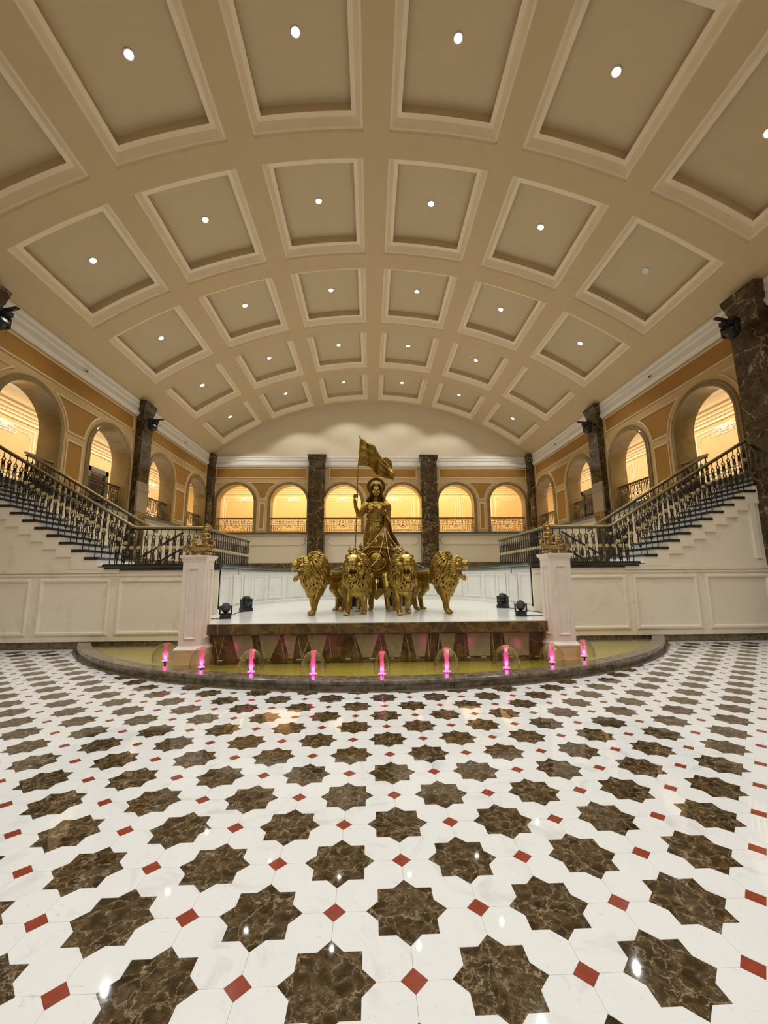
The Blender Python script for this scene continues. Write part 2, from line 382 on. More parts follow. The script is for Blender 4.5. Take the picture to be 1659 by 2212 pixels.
# ------------------------------------------------------------------ ceiling: coffered barrel vault
RC, TOP = 13.98, 11.25; ZC = TOP-RC
def cyl(a, y, dr=0.0): r = RC+dr; return (r*sin(a), y, ZC+r*cos(a))
DA = radians(12.35); HA = radians(4.98); HY = 1.455; DY = 3.485
ACS = [DA*(k-2.5) for k in range(6)]; YCS = [9.645+DY*k for k in range(-4, 4)]
AE = radians(38.6)
aa = sorted([-AE, AE]+[c+s*HA for c in ACS for s in (-1, 1)])
yy = sorted([-6.0, 21.9]+[c+s*HY for c in YCS for s in (-1, 1) if -6 < c+s*HY < 21.9])
b = B()
for i in range(len(aa)-1):
    for j in range(len(yy)-1):
        ca = (aa[i]+aa[i+1])/2; cy_ = (yy[j]+yy[j+1])/2
        if any(abs(ca-c) < HA*.9 for c in ACS) and any(abs(cy_-c) < HY*.9 for c in YCS): continue
        n = 4
        for k in range(n):
            a0 = aa[i]+(aa[i+1]-aa[i])*k/n; a1 = aa[i]+(aa[i+1]-aa[i])*(k+1)/n
            b.add([cyl(a0, yy[j]), cyl(a1, yy[j]), cyl(a1, yy[j+1]), cyl(a0, yy[j+1])], [(0, 1, 2, 3)])
ceiling = struct('ceiling', b, 'ceiling_beam', 'cream barrel-vaulted coffered ceiling', smooth=False)
for s in (-1, 1):            # steep band between vault and frieze
    q = B(); x, _, z = cyl(AE, 0); q.add([(s*x, -6, z), (s*x, 21.9, z), (s*8.92, 21.9, 7.93), (s*8.92, -6, 7.93)], [(0, 1, 2, 3)])
    obj('vault_springing', q, 'ceiling_beam', ceiling)
D1, D2 = 0.20, 0.41; IA = radians(3.95); IY = 1.18
def coffer_meshes():
    out = []
    c0 = (0, 0, 0)
    def ring(h0, h1, dr0, dr1, a_n=6):
        pass
    q = B(); n = 6
    def loop(ha, hy, dr):
        P = []
        for k in range(n+1): P.append(cyl(-ha+2*ha*k/n, -hy, dr))
        for k in range(n+1): P.append(cyl(ha-2*ha*k/n, hy, dr))
        return P
    l0 = loop(HA, HY, 0.0); l1 = loop(HA*.995, HY*.995, 0.06); l2 = loop(HA*.955, HY*.96, 0.065); l3 = loop(HA*.90, HY*.91, 0.15); l4 = loop(HA*.87, HY*.885, 0.19); l5 = loop(IA, IY, D1)
    m = len(l0); q.add(l0+l1+l2+l3+l4+l5, [(r*m+i, r*m+(i+1) % m, (r+1)*m+(i+1) % m, (r+1)*m+i) for r in range(5) for i in range(m)])
    ledge = q.mesh('coffer_ledge', 'ceiling_ledge', fix=False)
    q = B(); l0 = loop(IA, IY, D1); l1 = loop(IA, IY, D2)
    q.add(l0+l1, [(i, (i+1) % m, m+(i+1) % m, m+i) for i in range(m)])
    for k in range(n): q.add([cyl(-IA+2*IA*k/n, -IY, D2), cyl(-IA+2*IA*(k+1)/n, -IY, D2), cyl(-IA+2*IA*(k+1)/n, IY, D2), cyl(-IA+2*IA*k/n, IY, D2)], [(0, 1, 2, 3)])
    panel = q.mesh('coffer_panel', 'ceiling_panel', fix=False)
    return ledge, panel
LEDGE, PANEL = coffer_meshes()
for me in (LEDGE, PANEL):
    for v in me.vertices: v.co.z -= ZC
for a in ACS:
    for y in YCS:
        if y+HY < -6: continue
        for nm, me in (('coffer_ledge', LEDGE), ('coffer_panel', PANEL)):
            link(nm, me, ceiling, loc=(0, y, ZC), rot=(0, a, 0))
# downlights
q = B(); q.lathe([(0.072, 0.0), (0.10, 0.0), (0.105, -0.012), (0.08, -0.016), (0.072, 0.0)], n=20); RING = q.mesh('trim_ring', 'camera_white', True)
q = B(); q.lathe([(0.0, -0.006), (0.072, -0.006), (0.072, 0.0), (0.0, 0.0)], n=20); LENS = q.mesh('lens', 'downlight_lens'); LENS0 = q.mesh('lens_dark', 'downlight_off')
rown = ['nearest', 'second nearest', 'third', 'fourth', 'fifth', 'sixth']
coln = ['far left', 'second from left', 'left of centre', 'right of centre', 'second from right', 'far right']
for r_, y in enumerate(YCS):
    for c_, a in enumerate(ACS):
        x, _, z = cyl(a, y, D2-0.002)
        vis = r_ >= 3
        off = (r_ == 4 and c_ == 5) or (r_ == 6 and c_ == 4+1)
        row = {3: 'nearest', 4: 'second', 5: 'third', 6: 'fourth', 7: 'farthest'}.get(r_)
        if vis and not (r_ == 6 and c_ == 5) and not (r_ == 3 and c_ in (0,)):
            t = thing('downlight', ('small unlit' if off else 'bright round')+' recessed downlight, '+coln[c_]+' coffer of the '+row+' ceiling row', 'ceiling light', (x, y, z), 0, 'downlights in the ceiling coffers')
            link('trim_ring', RING, t, loc=(0, 0, 0), rot=(0, a, 0)); link('lens', LENS0 if off else LENS, t, loc=(0, 0, 0), rot=(0, a, 0))
        elif not vis and abs(c_-2.5) < 3:
            t = thing('downlight', 'recessed downlight above and behind the viewer, '+coln[c_]+' in row '+['six', 'five', 'four'][r_]+' back', 'ceiling light', (x, y, z), 0, 'downlights behind the viewer')
            link('trim_ring', RING, t, loc=(0, 0, 0), rot=(0, a, 0)); link('lens', LENS, t, loc=(0, 0, 0), rot=(0, a, 0))
        else: t = None
        if not off and t:
            l = bpy.data.lights.new('downlight_beam', 'SPOT'); l.energy = DOWN_W; l.color = LIGHT_COL; l.spot_size = radians(106); l.spot_blend = 0.35; l.shadow_soft_size = 0.05
            o = link('downlight_beam', l, t, loc=(-.03*sin(a), 0, -.03*cos(a)), rot=(0, a*.5, 0))

# ------------------------------------------------------------------ walls with arches
ZB, ZT, SILL, SPR, AR = 0.0, 8.0, 3.80, 5.45, 1.0
def arch_wall(name, label, F, u0, u1, z0, centres, th=0.55, mat='wall_tan'):
    q = B()
    def quad(pts): q.add([F(u, v, 0) for u, v in pts], [(0, 1, 2, 3)]); q.add([F(u, v, -th) for u, v in pts], [(3, 2, 1, 0)])
    x = u0
    for c in centres:
        quad([(x, z0), (c-AR, z0), (c-AR, ZT), (x, ZT)])
        quad([(c-AR, z0), (c+AR, z0), (c+AR, SILL), (c-AR, SILL)])
        n = 24
        for k in range(n):
            a0 = pi-pi*k/n; a1 = pi-pi*(k+1)/n
            quad([(c+AR*cos(a0), SPR+AR*sin(a0)), (c+AR*cos(a1), SPR+AR*sin(a1)), (c+AR*cos(a1), ZT), (c+AR*cos(a0), ZT)])
        x = c+AR
    quad([(x, z0), (u1, z0), (u1, ZT), (x, ZT)])
    w = struct(name, q, mat, label)
    for c in centres:        # marble surround: face band and the lining of the opening
        pth = [(c-AR, SILL)]+[(c+AR*cos(pi-pi*k/28), SPR+AR*sin(pi-pi*k/28)) for k in range(29)]+[(c+AR, SILL)]
        f = B(); f.sweep(pth, [(0.015, -th-.01), (0.015, 0.035), (0.0, 0.05), (-0.055, 0.05), (-0.07, 0.035), (-0.14, 0.035), (-0.15, 0.0), (-0.02, -0.01), (-0.02, -th-.01)], fn=F)
        obj('arch_surround', f, 'arch_marble', w)
    return w
def inset(poly, d):
    n = len(poly); out = []
    A = sum(poly[i][0]*poly[(i+1) % n][1]-poly[(i+1) % n][0]*poly[i][1] for i in range(n)); sg = 1 if A > 0 else -1
    for i in range(n):
        p = Vector(poly[i]); a = Vector(poly[i-1]); c = Vector(poly[(i+1) % n]); d1 = (p-a).normalized(); d2 = (c-p).normalized()
        n1 = Vector((-d1.y, d1.x))*sg; n2 = Vector((-d2.y, d2.x))*sg; nn = (n1+n2).normalized(); k = 1/max(0.4, nn.dot(n1)); out.append(tuple(p+nn*d*k))
    return out
def panel(F, poly, wall, fill='wall_ochre', mould='moulding', w=0.05, name='wall_panel', lift=0.004, h=0.028):
    A = sum(poly[i][0]*poly[(i+1) % len(poly)][1]-poly[(i+1) % len(poly)][0]*poly[i][1] for i in range(len(poly)))
    if A < 0: poly = poly[::-1]
    q = B(); q.prism(poly, F, -0.005, lift); p = obj(name, q, fill, wall)
    q = B(); q.sweep(poly, [(0, 0.0), (0, h*.6), (-w*.3, h), (-w*.7, h), (-w, h*.5), (-w, 0.0)], closed=True, fn=F); obj('moulding', q, mould, p)
    return p
def arc(c, r, z_lo, z_hi, side, n=12):
    """points on the circle (c, SPR) of radius r between heights; side = +1 right half, -1 left half; from low to high"""
    a0 = math.asin(max(-1, min(1, (z_lo-SPR)/r))); a1 = math.asin(min(1, (z_hi-SPR)/r))
    return [(c+side*r*cos(a0+(a1-a0)*k/n), SPR+r*sin(a0+(a1-a0)*k/n)) for k in range(n+1)]
def bay(F, wall, u0, u1, centres, low=True):
    r = 1.27; zt = 6.56
    panel(F, [(u0+.16, 6.80), (u1-.16, 6.80), (u1-.16, 7.38), (u0+.16, 7.38)], wall)
    for c, s, e in ((centres[0], -1, u0+.16), (centres[-1], 1, u1-.16)):
        A = [p for p in arc(c, r, SPR, zt, s, 20) if (p[0]-e)*s < -0.03]
        if len(A) > 2:
            zl = SPR+sqrt(max(0, r*r-(e-c)**2)); P = [(e, zl+0.03)]+A+[(e, zt)]
            if P[0][1] < zt-.08: panel(F, P, wall, w=0.035, fill='wall_tan' if True else None)
    for a, c in zip(centres[:-1], centres[1:]):
        m = (a+c)/2; zl = 5.61
        panel(F, arc(a, r, zl, zt, 1)+arc(c, r, zl, zt, -1)[::-1], wall)
        hw = (c-a)/2-1.15-.14
        panel(F, [(m-hw, 3.96), (m+hw, 3.96), (m+hw, 5.41), (m-hw, 5.41)], wall)
    q = B(); q.prism([(u0, 3.70), (u1, 3.70), (u1, 3.80), (u0, 3.80)], F, -0.02, 0.10); obj('sill', q, 'stone_green', wall)
    q = B(); q.prism([(u0, 2.16), (u1, 2.16), (u1, 3.70), (u0, 3.70)], F, -0.02, 0.012); obj('dado_panel', q, 'wall_cream', wall)
    k = 0.14
    panel(lambda u, v, d: F(u, v, d+.012), [(u0+.16+k, 3.10), (u1-.16-k, 3.10), (u1-.16, 3.10+k), (u1-.16, 3.60-k), (u1-.16-k, 3.60), (u0+.16+k, 3.60), (u0+.16, 3.60-k), (u0+.16, 3.10+k)], wall, 'wall_cream', 'moulding_olive', 0.035)
    q = B(); q.prism([(u0, 1.62), (u1, 1.62), (u1, 2.16), (u0, 2.16)], F, -0.02, 0.04); obj('skirting', q, 'gold_brown', wall)
CB = [-7.48, -4.60, -1.65, 1.65, 4.60, 7.48]; CS = [10.2, 13.45, 16.8, 20.3]
wb = arch_wall('wall_back', 'far ochre wall with six round arches and moulded panels', FB, -9.4, 9.4, 0.0, CB)
bay(FB, wb, -8.8, -3.5, CB[:2]); bay(FB, wb, -2.6, 2.6, CB[2:4]); bay(FB, wb, 3.5, 8.8, CB[4:])
for nm, F, lb in (('wall_left', FL, 'left ochre wall with round arches above the stair'), ('wall_right', FR, 'right ochre wall with round arches above the stair')):
    w = arch_wall(nm, lb, F, -6.0, 21.9, 0.0, CS)
    bay(F, w, 8.80, 14.74, CS[:2]); bay(F, w, 15.40, 21.4, CS[2:])
    panel(F, [(2.2, 6.80), (7.9, 6.80), (7.9, 7.38), (2.2, 7.38)], w)
    panel(F, [(2.2, 3.96), (7.9, 3.96), (7.9, 6.56), (2.2, 6.56)], w)
# lunette above the back wall, wall behind the viewer
q = B(); P = [(-9.4, 8.0)]+[(RC*sin(a), ZC+RC*cos(a)) for a in [-AE+2*AE*k/40 for k in range(41)]]+[(9.4, 8.0)]
P = [(-9.4, 7.99), (-8.72, 8.6)]+[((RC+.3)*sin(a), ZC+(RC+.3)*cos(a)) for a in [-AE*.98+2*AE*.98*k/40 for k in range(41)]]+[(8.72, 8.6), (9.4, 7.99)]
q.prism(P, FB, -0.5, 0.0); struct('wall_lunette', q, 'lunette', 'plain cream lunette wall under the end of the vault')
q = B(); q.prism([(-9.4, 0), (9.4, 0), (9.4, 12), (-9.4, 12)], lambda u, v, d: (u, -6-d, v), 0, 0.3); struct('wall_front', q, 'wall_tan', 'wall behind the viewer')
# friezes (trim)
SEC = [(0, 7.44), (0.03, 7.44), (0.05, 7.50), (0.09, 7.53), (0.09, 7.60), (0.05, 7.62), (0.05, 7.76), (0.08, 7.80), (0.08, 7.92), (0.11, 7.96), (0.11, 8.03), (0, 8.03)]
for nm, a, c, F, lb in (('trim_1', -8.9, 8.9, FB, 'white cornice band at the head of the far wall'), ('trim_2', -6, 21.9, FL, 'white cornice band along the left wall'), ('trim_3', -6, 21.9, FR, 'white cornice band along the right wall')):
    q = B(); m = len(SEC); vs = [F(a, h, o) for o, h in SEC]+[F(c, h, o) for o, h in SEC]
    q.add(vs, [(i, (i+1) % m, m+(i+1) % m, m+i) for i in range(m)]+[tuple(range(m)), tuple(range(m, 2*m))[::-1]]); struct(nm, q, 'frieze', lb)

# ------------------------------------------------------------------ gallery corridors behind the arches
GZ = 3.72
q = B(); q.box(-11.6, 11.6, 22.45, 24.6, GZ-.3, GZ); q.box(-11.6, -9.45, 7.0, 22.45, GZ-.3, GZ); q.box(9.45, 11.6, 7.0, 22.45, GZ-.3, GZ); struct('floor_gallery', q, 'stage_white', 'gallery corridor floor behind the arches')
q = B(); q.box(-11.6, 11.6, 22.45, 24.6, 7.18, 7.4); q.box(-11.6, -9.45, 7.0, 22.45, 7.18, 7.4); q.box(9.45, 11.6, 7.0, 22.45, 7.18, 7.4); struct('ceiling_gallery', q, 'gal_white', 'white ceiling of the gallery corridor')
GF = [('wall_gallery_back', lambda u, v, d: (u, 24.3-d, v), -11.3, 11.3, 'warm lit corridor wall seen through the far arches'),
      ('wall_gallery_left', lambda u, v, d: (-11.3+d, u, v), 7.0, 24.3, 'warm lit corridor wall seen through the left arches'),
      ('wall_gallery_right', lambda u, v, d: (11.3-d, u, v), 7.0, 24.3, 'warm lit corridor wall seen through the right arches')]
def ornament():
    q = B()
    for k in range(9):
        a = -1.2+2.4*k/8; q.ell((0.34*sin(a), 0.02, 0.05+0.07*cos(a)), (0.05, 0.03, 0.055))
    for s in (-1, 1):
        q.tube([(s*(.08+.26*t), .02, .02+.08*sin(t*6)) for t in [k/8 for k in range(9)]], [.035-.02*k/8 for k in range(9)], 6)
        q.tube([(s*(.05+.18*cos(t)), .02, -.06+.07*sin(t)) for t in [k*.7 for k in range(8)]], .018, 6)
        q.ell((s*.4, .02, .06), (.05, .02, .035)); q.ell((s*.24, .02, -.06), (.06, .025, .03))
    q.ell((0, .02, .02), (.11, .045, .09)); q.ell((0, .03, .12), (.07, .03, .04)); q.tube([(-.18, .02, -.12), (0, .02, -.09), (.18, .02, -.12)], .015, 6)
    return q.mesh('wall_ornament', 'gal_white', True)
ORN = ornament()
door_no = 0
for nm, F, u0, u1, lb in GF:
    q = B(); q.prism([(u0-.3, GZ-.3), (u1+.3, GZ-.3), (u1+.3, 7.3), (u0-.3, 7.3)], F, -0.2, 0.0); w = struct(nm, q, 'gal_wall', lb)
    for z0, z1, o in ((6.38, 6.44, .06), (6.52, 6.56, .04), (6.92, 7.18, .14), (6.78, 6.84, .07), (6.64, 6.69, .05), (3.72, 3.88, .03), (4.52, 4.58, .03)):
        q = B(); q.prism([(u0, z0), (u1, z0), (u1, z1), (u0, z1)], F, -0.01, o); obj('cornice_strip', q, 'gal_trim', w)
    back = nm.endswith('back')
    cs = [(-7.70, 1.15, 1), (-4.80, 1.15, 1), (-1.78, 1.15, 1), (1.25, 1.15, 1), (4.0, 1.1, 0), (6.3, .85, 0), (8.5, .85, 0)] if back else [(9.6, .95, 0), (12.1, 1.05, 1), (14.3, .7, 0), (18.2, .75, 0), (20.6, .8, 1) if 'left' in nm else (17.3, .5, 0), (22.8, .8, 0)]
    for c, hw, orn in cs:
        z0, z1 = 4.66, 6.24; k = .10
        panel(F, [(c-hw-.14, z0-.02), (c+hw+.14, z0-.02), (c+hw+.14, z1), (c-hw-.14, z1)], w, 'gal_wall', 'gal_trim', .06, lift=.002)
        e = -.14
        P = [(c-hw, z0+.1), (c+hw, z0+.1), (c+hw, z1-.16-k), (c+hw-k, z1-.16-k), (c+hw-k, z1-.16)]
        if orn: P += [(c+.5, z1-.16), (c+.38, z1-.30), (c-.38, z1-.30), (c-.5, z1-.16)]
        P += [(c-hw+k, z1-.16), (c-hw+k, z1-.16-k), (c-hw, z1-.16-k)]
        panel(lambda u, v, d: F(u, v, d+.004), P, w, 'gal_wall', 'gal_trim', .035, name='wall_panel')
        if orn:
            rz = 0 if back else (pi/2 if 'left' in nm else -pi/2)
            p = F(c, z1-.20, 0.03); o = link('wall_ornament', ORN, None, loc=p, rot=(0, 0, rz if not back else 0))
            if not back: o.rotation_euler = (0, 0, pi/2 if 'left' in nm else -pi/2)
            tag(o, {-7.70: 'white plaster ornament seen through the leftmost far arch', -4.80: 'white plaster ornament seen through second far arch from left', -1.78: 'white plaster ornament in far arch left of the statue', 1.25: 'white plaster ornament in far arch right of the statue', 12.1: 'white scrolled plaster ornament in the nearest '+('left' if 'left' in nm else 'right')+' arch', 20.6: 'white plaster ornament deep in a '+('left' if 'left' in nm else 'right')+' side arch'}[c], 'wall ornament', 'plaster ornaments in the gallery')
    if not back:
        door_no += 1; q = B(); u = 16.42 if 'left' in nm else 20.42
        for a, c, e, f in ((u-.62, u-.45, GZ, 5.84), (u+.45, u+.62, GZ, 5.84), (u-.62, u+.62, 5.64, 5.84)): q.prism([(a, e), (c, e), (c, f), (a, f)], F, 0, .09)
        d = struct('door_%d' % door_no, q, 'door_green', 'dark green framed glass door in the '+('left' if 'left' in nm else 'right')+' gallery')
        q = B(); q.prism([(u-.45, GZ), (u+.45, GZ), (u+.45, 5.58), (u-.45, 5.58)], F, 0, .03); obj('door_leaf', q, 'door_glass', d)
        q = B(); q.prism([(u-.40, 5.18), (u+.40, 5.18), (u+.40, 5.24), (u-.40, 5.24)], F, .02, .05); obj('door_rail', q, 'door_green', d)

# ------------------------------------------------------------------ pillars
def pillar(F, u0, u1, dep, z0, label, cap_side=True):
    c = (u0+u1)/2; p = F(c, z0, dep/2)
    t = thing('pillar', label, 'pillar', p, 0, 'brown marble pillars along the walls')
    def blk(nm, a, e, z_0, z_1, o, mat='pillar_brown'):
        q = B(); q.prism([(a, z_0), (e, z_0), (e, z_1), (a, z_1)], F, -0.02, o); return obj(nm, q, mat, t)
    blk('base', u0-.04, u1+.04, z0, z0+.35, dep+.05)
    h = z0+.35; k = 0
    while h < 7.66:
        h2 = min(7.66, h+1.12) if 7.66-(h+1.12) > .3 else 7.66
        blk('stone_block', u0+.0, u1-.0, h+.004, h2-.004, dep+.004*(k % 2)); h = h2; k += 1
    n = 5; q = B()                                   # flared capital
    vs = []; lv = [(7.66, 0.0), (7.70, .02), (7.76, .03), (7.86, .05), (7.94, .07), (8.04, .08), (8.04, .08)]
    for z, o in lv:
        for (u, d) in ((u0-o, -.02), (u1+o, -.02), (u1+o, dep+o), (u0-o, dep+o)): vs.append(F(u, z, d))
    q.add(vs, [(i*4+j, i*4+(j+1) % 4, (i+1)*4+(j+1) % 4, (i+1)*4+j) for i in range(len(lv)-2) for j in range(4)]+[(0, 3, 2, 1), tuple((len(lv)-2)*4+j for j in range(4))]); obj('capital', q, 'pillar_brown', t)
    return t
pillar(FB, -3.5, -2.62, .42, 1.69, 'brown marble pillar on the far wall left of the statue')
pillar(FB, 2.62, 3.5, .42, 1.69, 'brown marble pillar on the far wall right of the statue')
for F, s in ((FL, 'left'), (FR, 'right')):
    a = pillar(F, 14.74, 15.40, .25, 1.69, 'tall brown marble pillar midway along the '+s+' wall')
    q = B(); q.prism([(14.72, 3.82), (15.42, 3.82), (15.42, 4.62), (14.72, 4.62)], F, .2, .275); q.prism([(14.70, 4.62), (15.44, 4.62), (15.44, 4.72), (14.70, 4.72)], F, .2, .295)  # slightly raised block, paler than the pillar
    q.prism([(14.72, 4.72), (15.42, 4.72), (15.42, 4.95), (14.72, 4.95)], F, .2, .275); obj('pale_block', q, 'sill_beige', a, label='pale block on the pillar at gallery height')
    pillar(F, 21.42, 21.9, .28, 1.69, 'narrow dark pillar in the far '+s+' corner')
    pillar(F, 8.05, 8.78, .27, 0.0, 'near brown marble pillar cut by the '+s+' edge of the photo')
# ------------------------------------------------------------------ stair block walls, landing, apse
NX = lambda k: 5.835+0.2715*k       # nosing of tread k
NZ = lambda k: 1.855+0.160*k        # top of tread k
NT = 12
def fronts(s, side):
    F = lambda u, v, d: (s*u, 8.75-d, v)
    P = [(3.35, 0.14), (8.92, 0.14), (8.92, NZ(NT-1)-.05)]
    for k in range(NT-1, -1, -1): P += [(NX(k)+.03, NZ(k)-.05), (NX(k)+.03, NZ(k)-.05-.16 if k else 1.57)]
    P += [(3.35, 1.57)]
    def profile(F, a, b_):
        q = B(); q.prism([(3.35, 0.14), (8.92, 0.14), (8.92, 1.57), (3.35, 1.57)], F, a, b_)
        for k in range(NT): x1 = NX(k+1)+.03 if k < NT-1 else 8.92; q.prism([(NX(k)+.03, 1.57), (x1, 1.57), (x1, NZ(k)-.055), (NX(k)+.03, NZ(k)-.055)], F, a, b_)
        return q
    q = profile(F, -.12, 0.0)
    w = struct('wall_stair_'+side, q, 'wall_white', 'white marble wall under the '+side+' stair flight')
    q = B(); q.prism([(5.72, 1.601), (NX(0)+.03, 1.601), (NX(0)+.03, 1.64), (5.72, 1.64)], F, 0.0, 0.03)
    for k in range(NT-1):
        x0, x1, z0, z1 = NX(k)+.03, NX(k+1)+.03, NZ(k)-.31, NZ(k)-.056
        q.prism([(x0, z0 if k > 1 else 1.602), (x1, z0 if k > 1 else 1.602), (x1, z1), (x0, z1)], F, 0.0, 0.034)
        if k > 1: q.prism([(x1, z0), (x1+.06, z0), (x1+.06, z0+.16), (x1, z0+.16)], F, 0, .034)
    q.prism([(NX(NT-1)+.03, NZ(NT-1)-.31), (8.70, NZ(NT-1)-.31), (8.70, NZ(NT-1)-.05), (NX(NT-1)+.03, NZ(NT-1)-.05)], F, 0, .022) if NX(NT-1) < 8.6 else None
    obj('stringer', q, 'wall_white', w)
    for nm, z0, z1, o in (('moulding_rail', 1.46, 1.50, .02), ('moulding_rail', 1.52, 1.60, .028)):
        q = B(); q.prism([(5.40 if z0 > 1.5 else 3.4, z0), (8.7, z0), (8.7, z1), (5.4 if z0 > 1.5 else 3.4, z1)], F, 0, o); obj(nm, q, 'wall_white', w)
    for a, c in ((3.95, 5.40), (5.545, 6.99), (7.16, 8.62)):
        panel(F, [(a, .26), (c, .26), (c, 1.41), (a, 1.41)], w, 'wall_white', 'wall_white', .08, lift=.002, h=.035)
    q = B(); q.prism([(8.40, 1.75), (8.52, 1.75), (8.52, 3.05), (8.40, 3.05)], F, 0, .03); obj('end_moulding', q, 'wall_white', w)
    q = B(); q.prism([(3.0, 0), (8.9, 0), (8.9, .14), (3.0, .14)], F, -.1, -.03); st = struct('baseboard_'+side, q, 'curb_brown', 'dark marble skirting under the white wall')
    # stair: treads and risers
    t = thing('staircase', side+' staircase of black treads climbing from the landing to the gallery', 'staircase', (s*7.2, 9.35, 1.69), 0, 'twin staircases')
    for k in range(NT+1):
        x0, z = NX(k), NZ(k)
        q = B(); e = .3025 if k < NT else .35
        sec = [(0, z-.012), (.012, z), (e, z), (e, z-.054), (.035, z-.054), (.008, z-.036)]
        vs = [(s*(x0+a), 8.70, h) for a, h in sec]+[(s*(x0+a), 9.98, h) for a, h in sec]; m = len(sec)
        q.add(vs, [tuple(range(m)), tuple(range(m, 2*m))[::-1]]+[(i, (i+1) % m, m+(i+1) % m, m+i) for i in range(m)]); obj('tread', q, 'stone_black', t)
        q = B(); X = sorted((s*(x0+.03), s*(x0+.05))); q.box(X[0], X[1], 8.875, 9.97, z-.160, z-.052); obj('riser', q, 'floor_white', t)
    FR2 = lambda u, v, d: (s*u, 10.0-d, v); q = profile(FR2, -.06, -.02); obj('rear_stringer', q, 'wall_white', t)
fronts(-1, 'left'); fronts(1, 'right')
RA, CY = 3.35, 10.9
apath = [(-RA, 8.75), (-RA, 9.8), (-RA, CY)]+[(RA*cos(pi-pi*k/40), CY+RA*sin(pi-pi*k/40)) for k in range(1, 40)]+[(RA, CY), (RA, 9.8), (RA, 8.75)]
# landing plate behind the coping
q = B()
out = [(-8.85, 10.05), (-8.85, 21.85), (8.85, 21.85), (8.85, 10.05)]
mid = (len(apath)-1)//2
ins = [(x*1.03 if abs(x) > 1 else x, y) for x, y in apath]
for a, c in zip(apath[:-1], apath[1:]):
    A2 = (-8.85 if a[0] <= 0.001 and c[0] <= 0.001 else 8.85)
    if abs(a[1]-c[1]) > 1e-6: q.add([(a[0], a[1], 1.66), (c[0], c[1], 1.66), (A2, c[1], 1.66), (A2, a[1], 1.66)], [(0, 1, 2, 3)])
q.box(-8.85, 8.85, CY+RA, 21.85, 1.5, 1.66)
struct('floor_landing', q, 'stage_white', 'landing floor behind the curved wall')
apath2 = [(-RA, 8.79)]+apath[1:-1]+[(RA, 8.79)]
q = B(); q.sweep(apath2, [(0, .60), (0, 1.57), (-.18, 1.57), (-.18, .60)])
wap = struct('wall_apse', q, 'stage_white', 'curved white panelled wall around the back of the stage')
LEN = [0]
for a, c in zip(apath[:-1], apath[1:]): LEN.append(LEN[-1]+hypot(c[0]-a[0], c[1]-a[1]))
def FA(u, v, d):
    if u < 2.15: return (-RA+d, 8.75+u, v)
    u2 = u-2.15; a = pi-u2/RA
    if a > 0: return ((RA-d)*cos(a), CY+(RA-d)*sin(a), v)
    return (RA-d, CY-(u2-pi*RA), v)
TL = 4.3+pi*RA; NP = 18
for k in range(NP):
    a = TL*k/NP+.09; c = TL*(k+1)/NP-.09
    U_ = lambda z: [(a+(c-a)*i/4, z) for i in range(5)]
    panel(FA, U_(.80)+U_(1.47)[::-1], wap, 'stage_white', 'stage_white', .05, lift=.003, h=.028)
q = B(); q.sweep(apath, [(0, .66), (.03, .66), (.03, .73), (0, .75)]); obj('plinth_moulding', q, 'stage_white', wap)
csec = [(-.22, 1.57), (.03, 1.57), (.05, 1.60), (.05, 1.62), (.08, 1.645), (.08, 1.69), (-.22, 1.69)]
q = B(); q.sweep(apath, csec); cp = obj('coping', q, 'stone_green', None); tag(cp, 'grey-green stone coping on top of the curved stage wall', 'coping')
fsec = [(-.22, 1.57), (.02, 1.57), (.03, 1.60), (.05, 1.63), (.10, 1.66), (.10, 1.70), (-.22, 1.70)]
for s, side in ((-1, 'left'), (1, 'right')):
    q = B(); P = [(-5.70, 8.75), (-RA, 8.75)] if s < 0 else [(RA, 8.75), (5.70, 8.75)]
    q.sweep(P, fsec); o = obj('coping', q, 'stone_black', None); tag(o, 'polished black stone edge of the '+side+' landing', 'coping')

# ------------------------------------------------------------------ stage and waterfall
q = B(); P = [(-2.84, 6.87), (2.84, 6.87), (2.84, 7.08), (RA, 7.08)]+apath[::-1]+[(-RA, 7.08), (-2.84, 7.08)]
q.prism(P, lambda u, v, d: (u, v, d), .50, .665); stage = struct('floor_stage', q, 'stage_white', 'white marble stage floor carrying the golden statues')
q = B(); q.prism([(-2.86, 6.84), (2.86, 6.84), (2.86, 6.95), (-2.86, 6.95)], lambda u, v, d: (u, v, d), .50, .655)
q.prism([(-2.80, 6.88), (2.80, 6.88), (2.80, 6.95), (-2.80, 6.95)], lambda u, v, d: (u, v, d), .47, .50); sl = obj('stage_edge', q, 'gold_brown', stage)
wf = thing('waterfall', 'brown marble waterfall wall below the stage edge with thin water streams', 'waterfall', (0, 7.0, 0))
xs = [-2.8+5.6*k/12 for k in range(13)]
for a, c in zip(xs[:-1], xs[1:]):
    q = B(); q.box(a+.002, c-.002, 7.0, 7.08, 0.02, .50); obj('wall_slab', q, 'gold_brown', wf)
q = B(); random.seed(4)
sx = [(465, 478), (487, 478), (540, 552), (560, 572), (588, 574), (600, 610), (632, 618), (636, 646), (662, 646), (668, 680), (694, 682), (700, 706), (750, 762), (780, 772), (804, 812), (838, 830), (858, 868), (890, 882), (905, 906), (912, 907), (930, 924), (938, 937), (1040, 1042), (1060, 1058), (1068, 1074), (1150, 1149)]
for a, c in sx:
    X = lambda p: (p-805)/874*6.98
    r = random.uniform(.003, .0055); w = B(); w.tube([(X(a), 6.93, .475), (X(a)*.7+X(c)*.3, 6.93, .36), (X(c), 6.92, .10)], [r, r, r*1.6], 5); obj('water_stream', w, 'water_stream', wf, True)
q = B(); q.box(-2.80, 2.80, 6.99, 7.02, .44, .50); obj('shadow_strip', q, 'stone_black', wf)  # black strip stands in for the shade under the stage edge
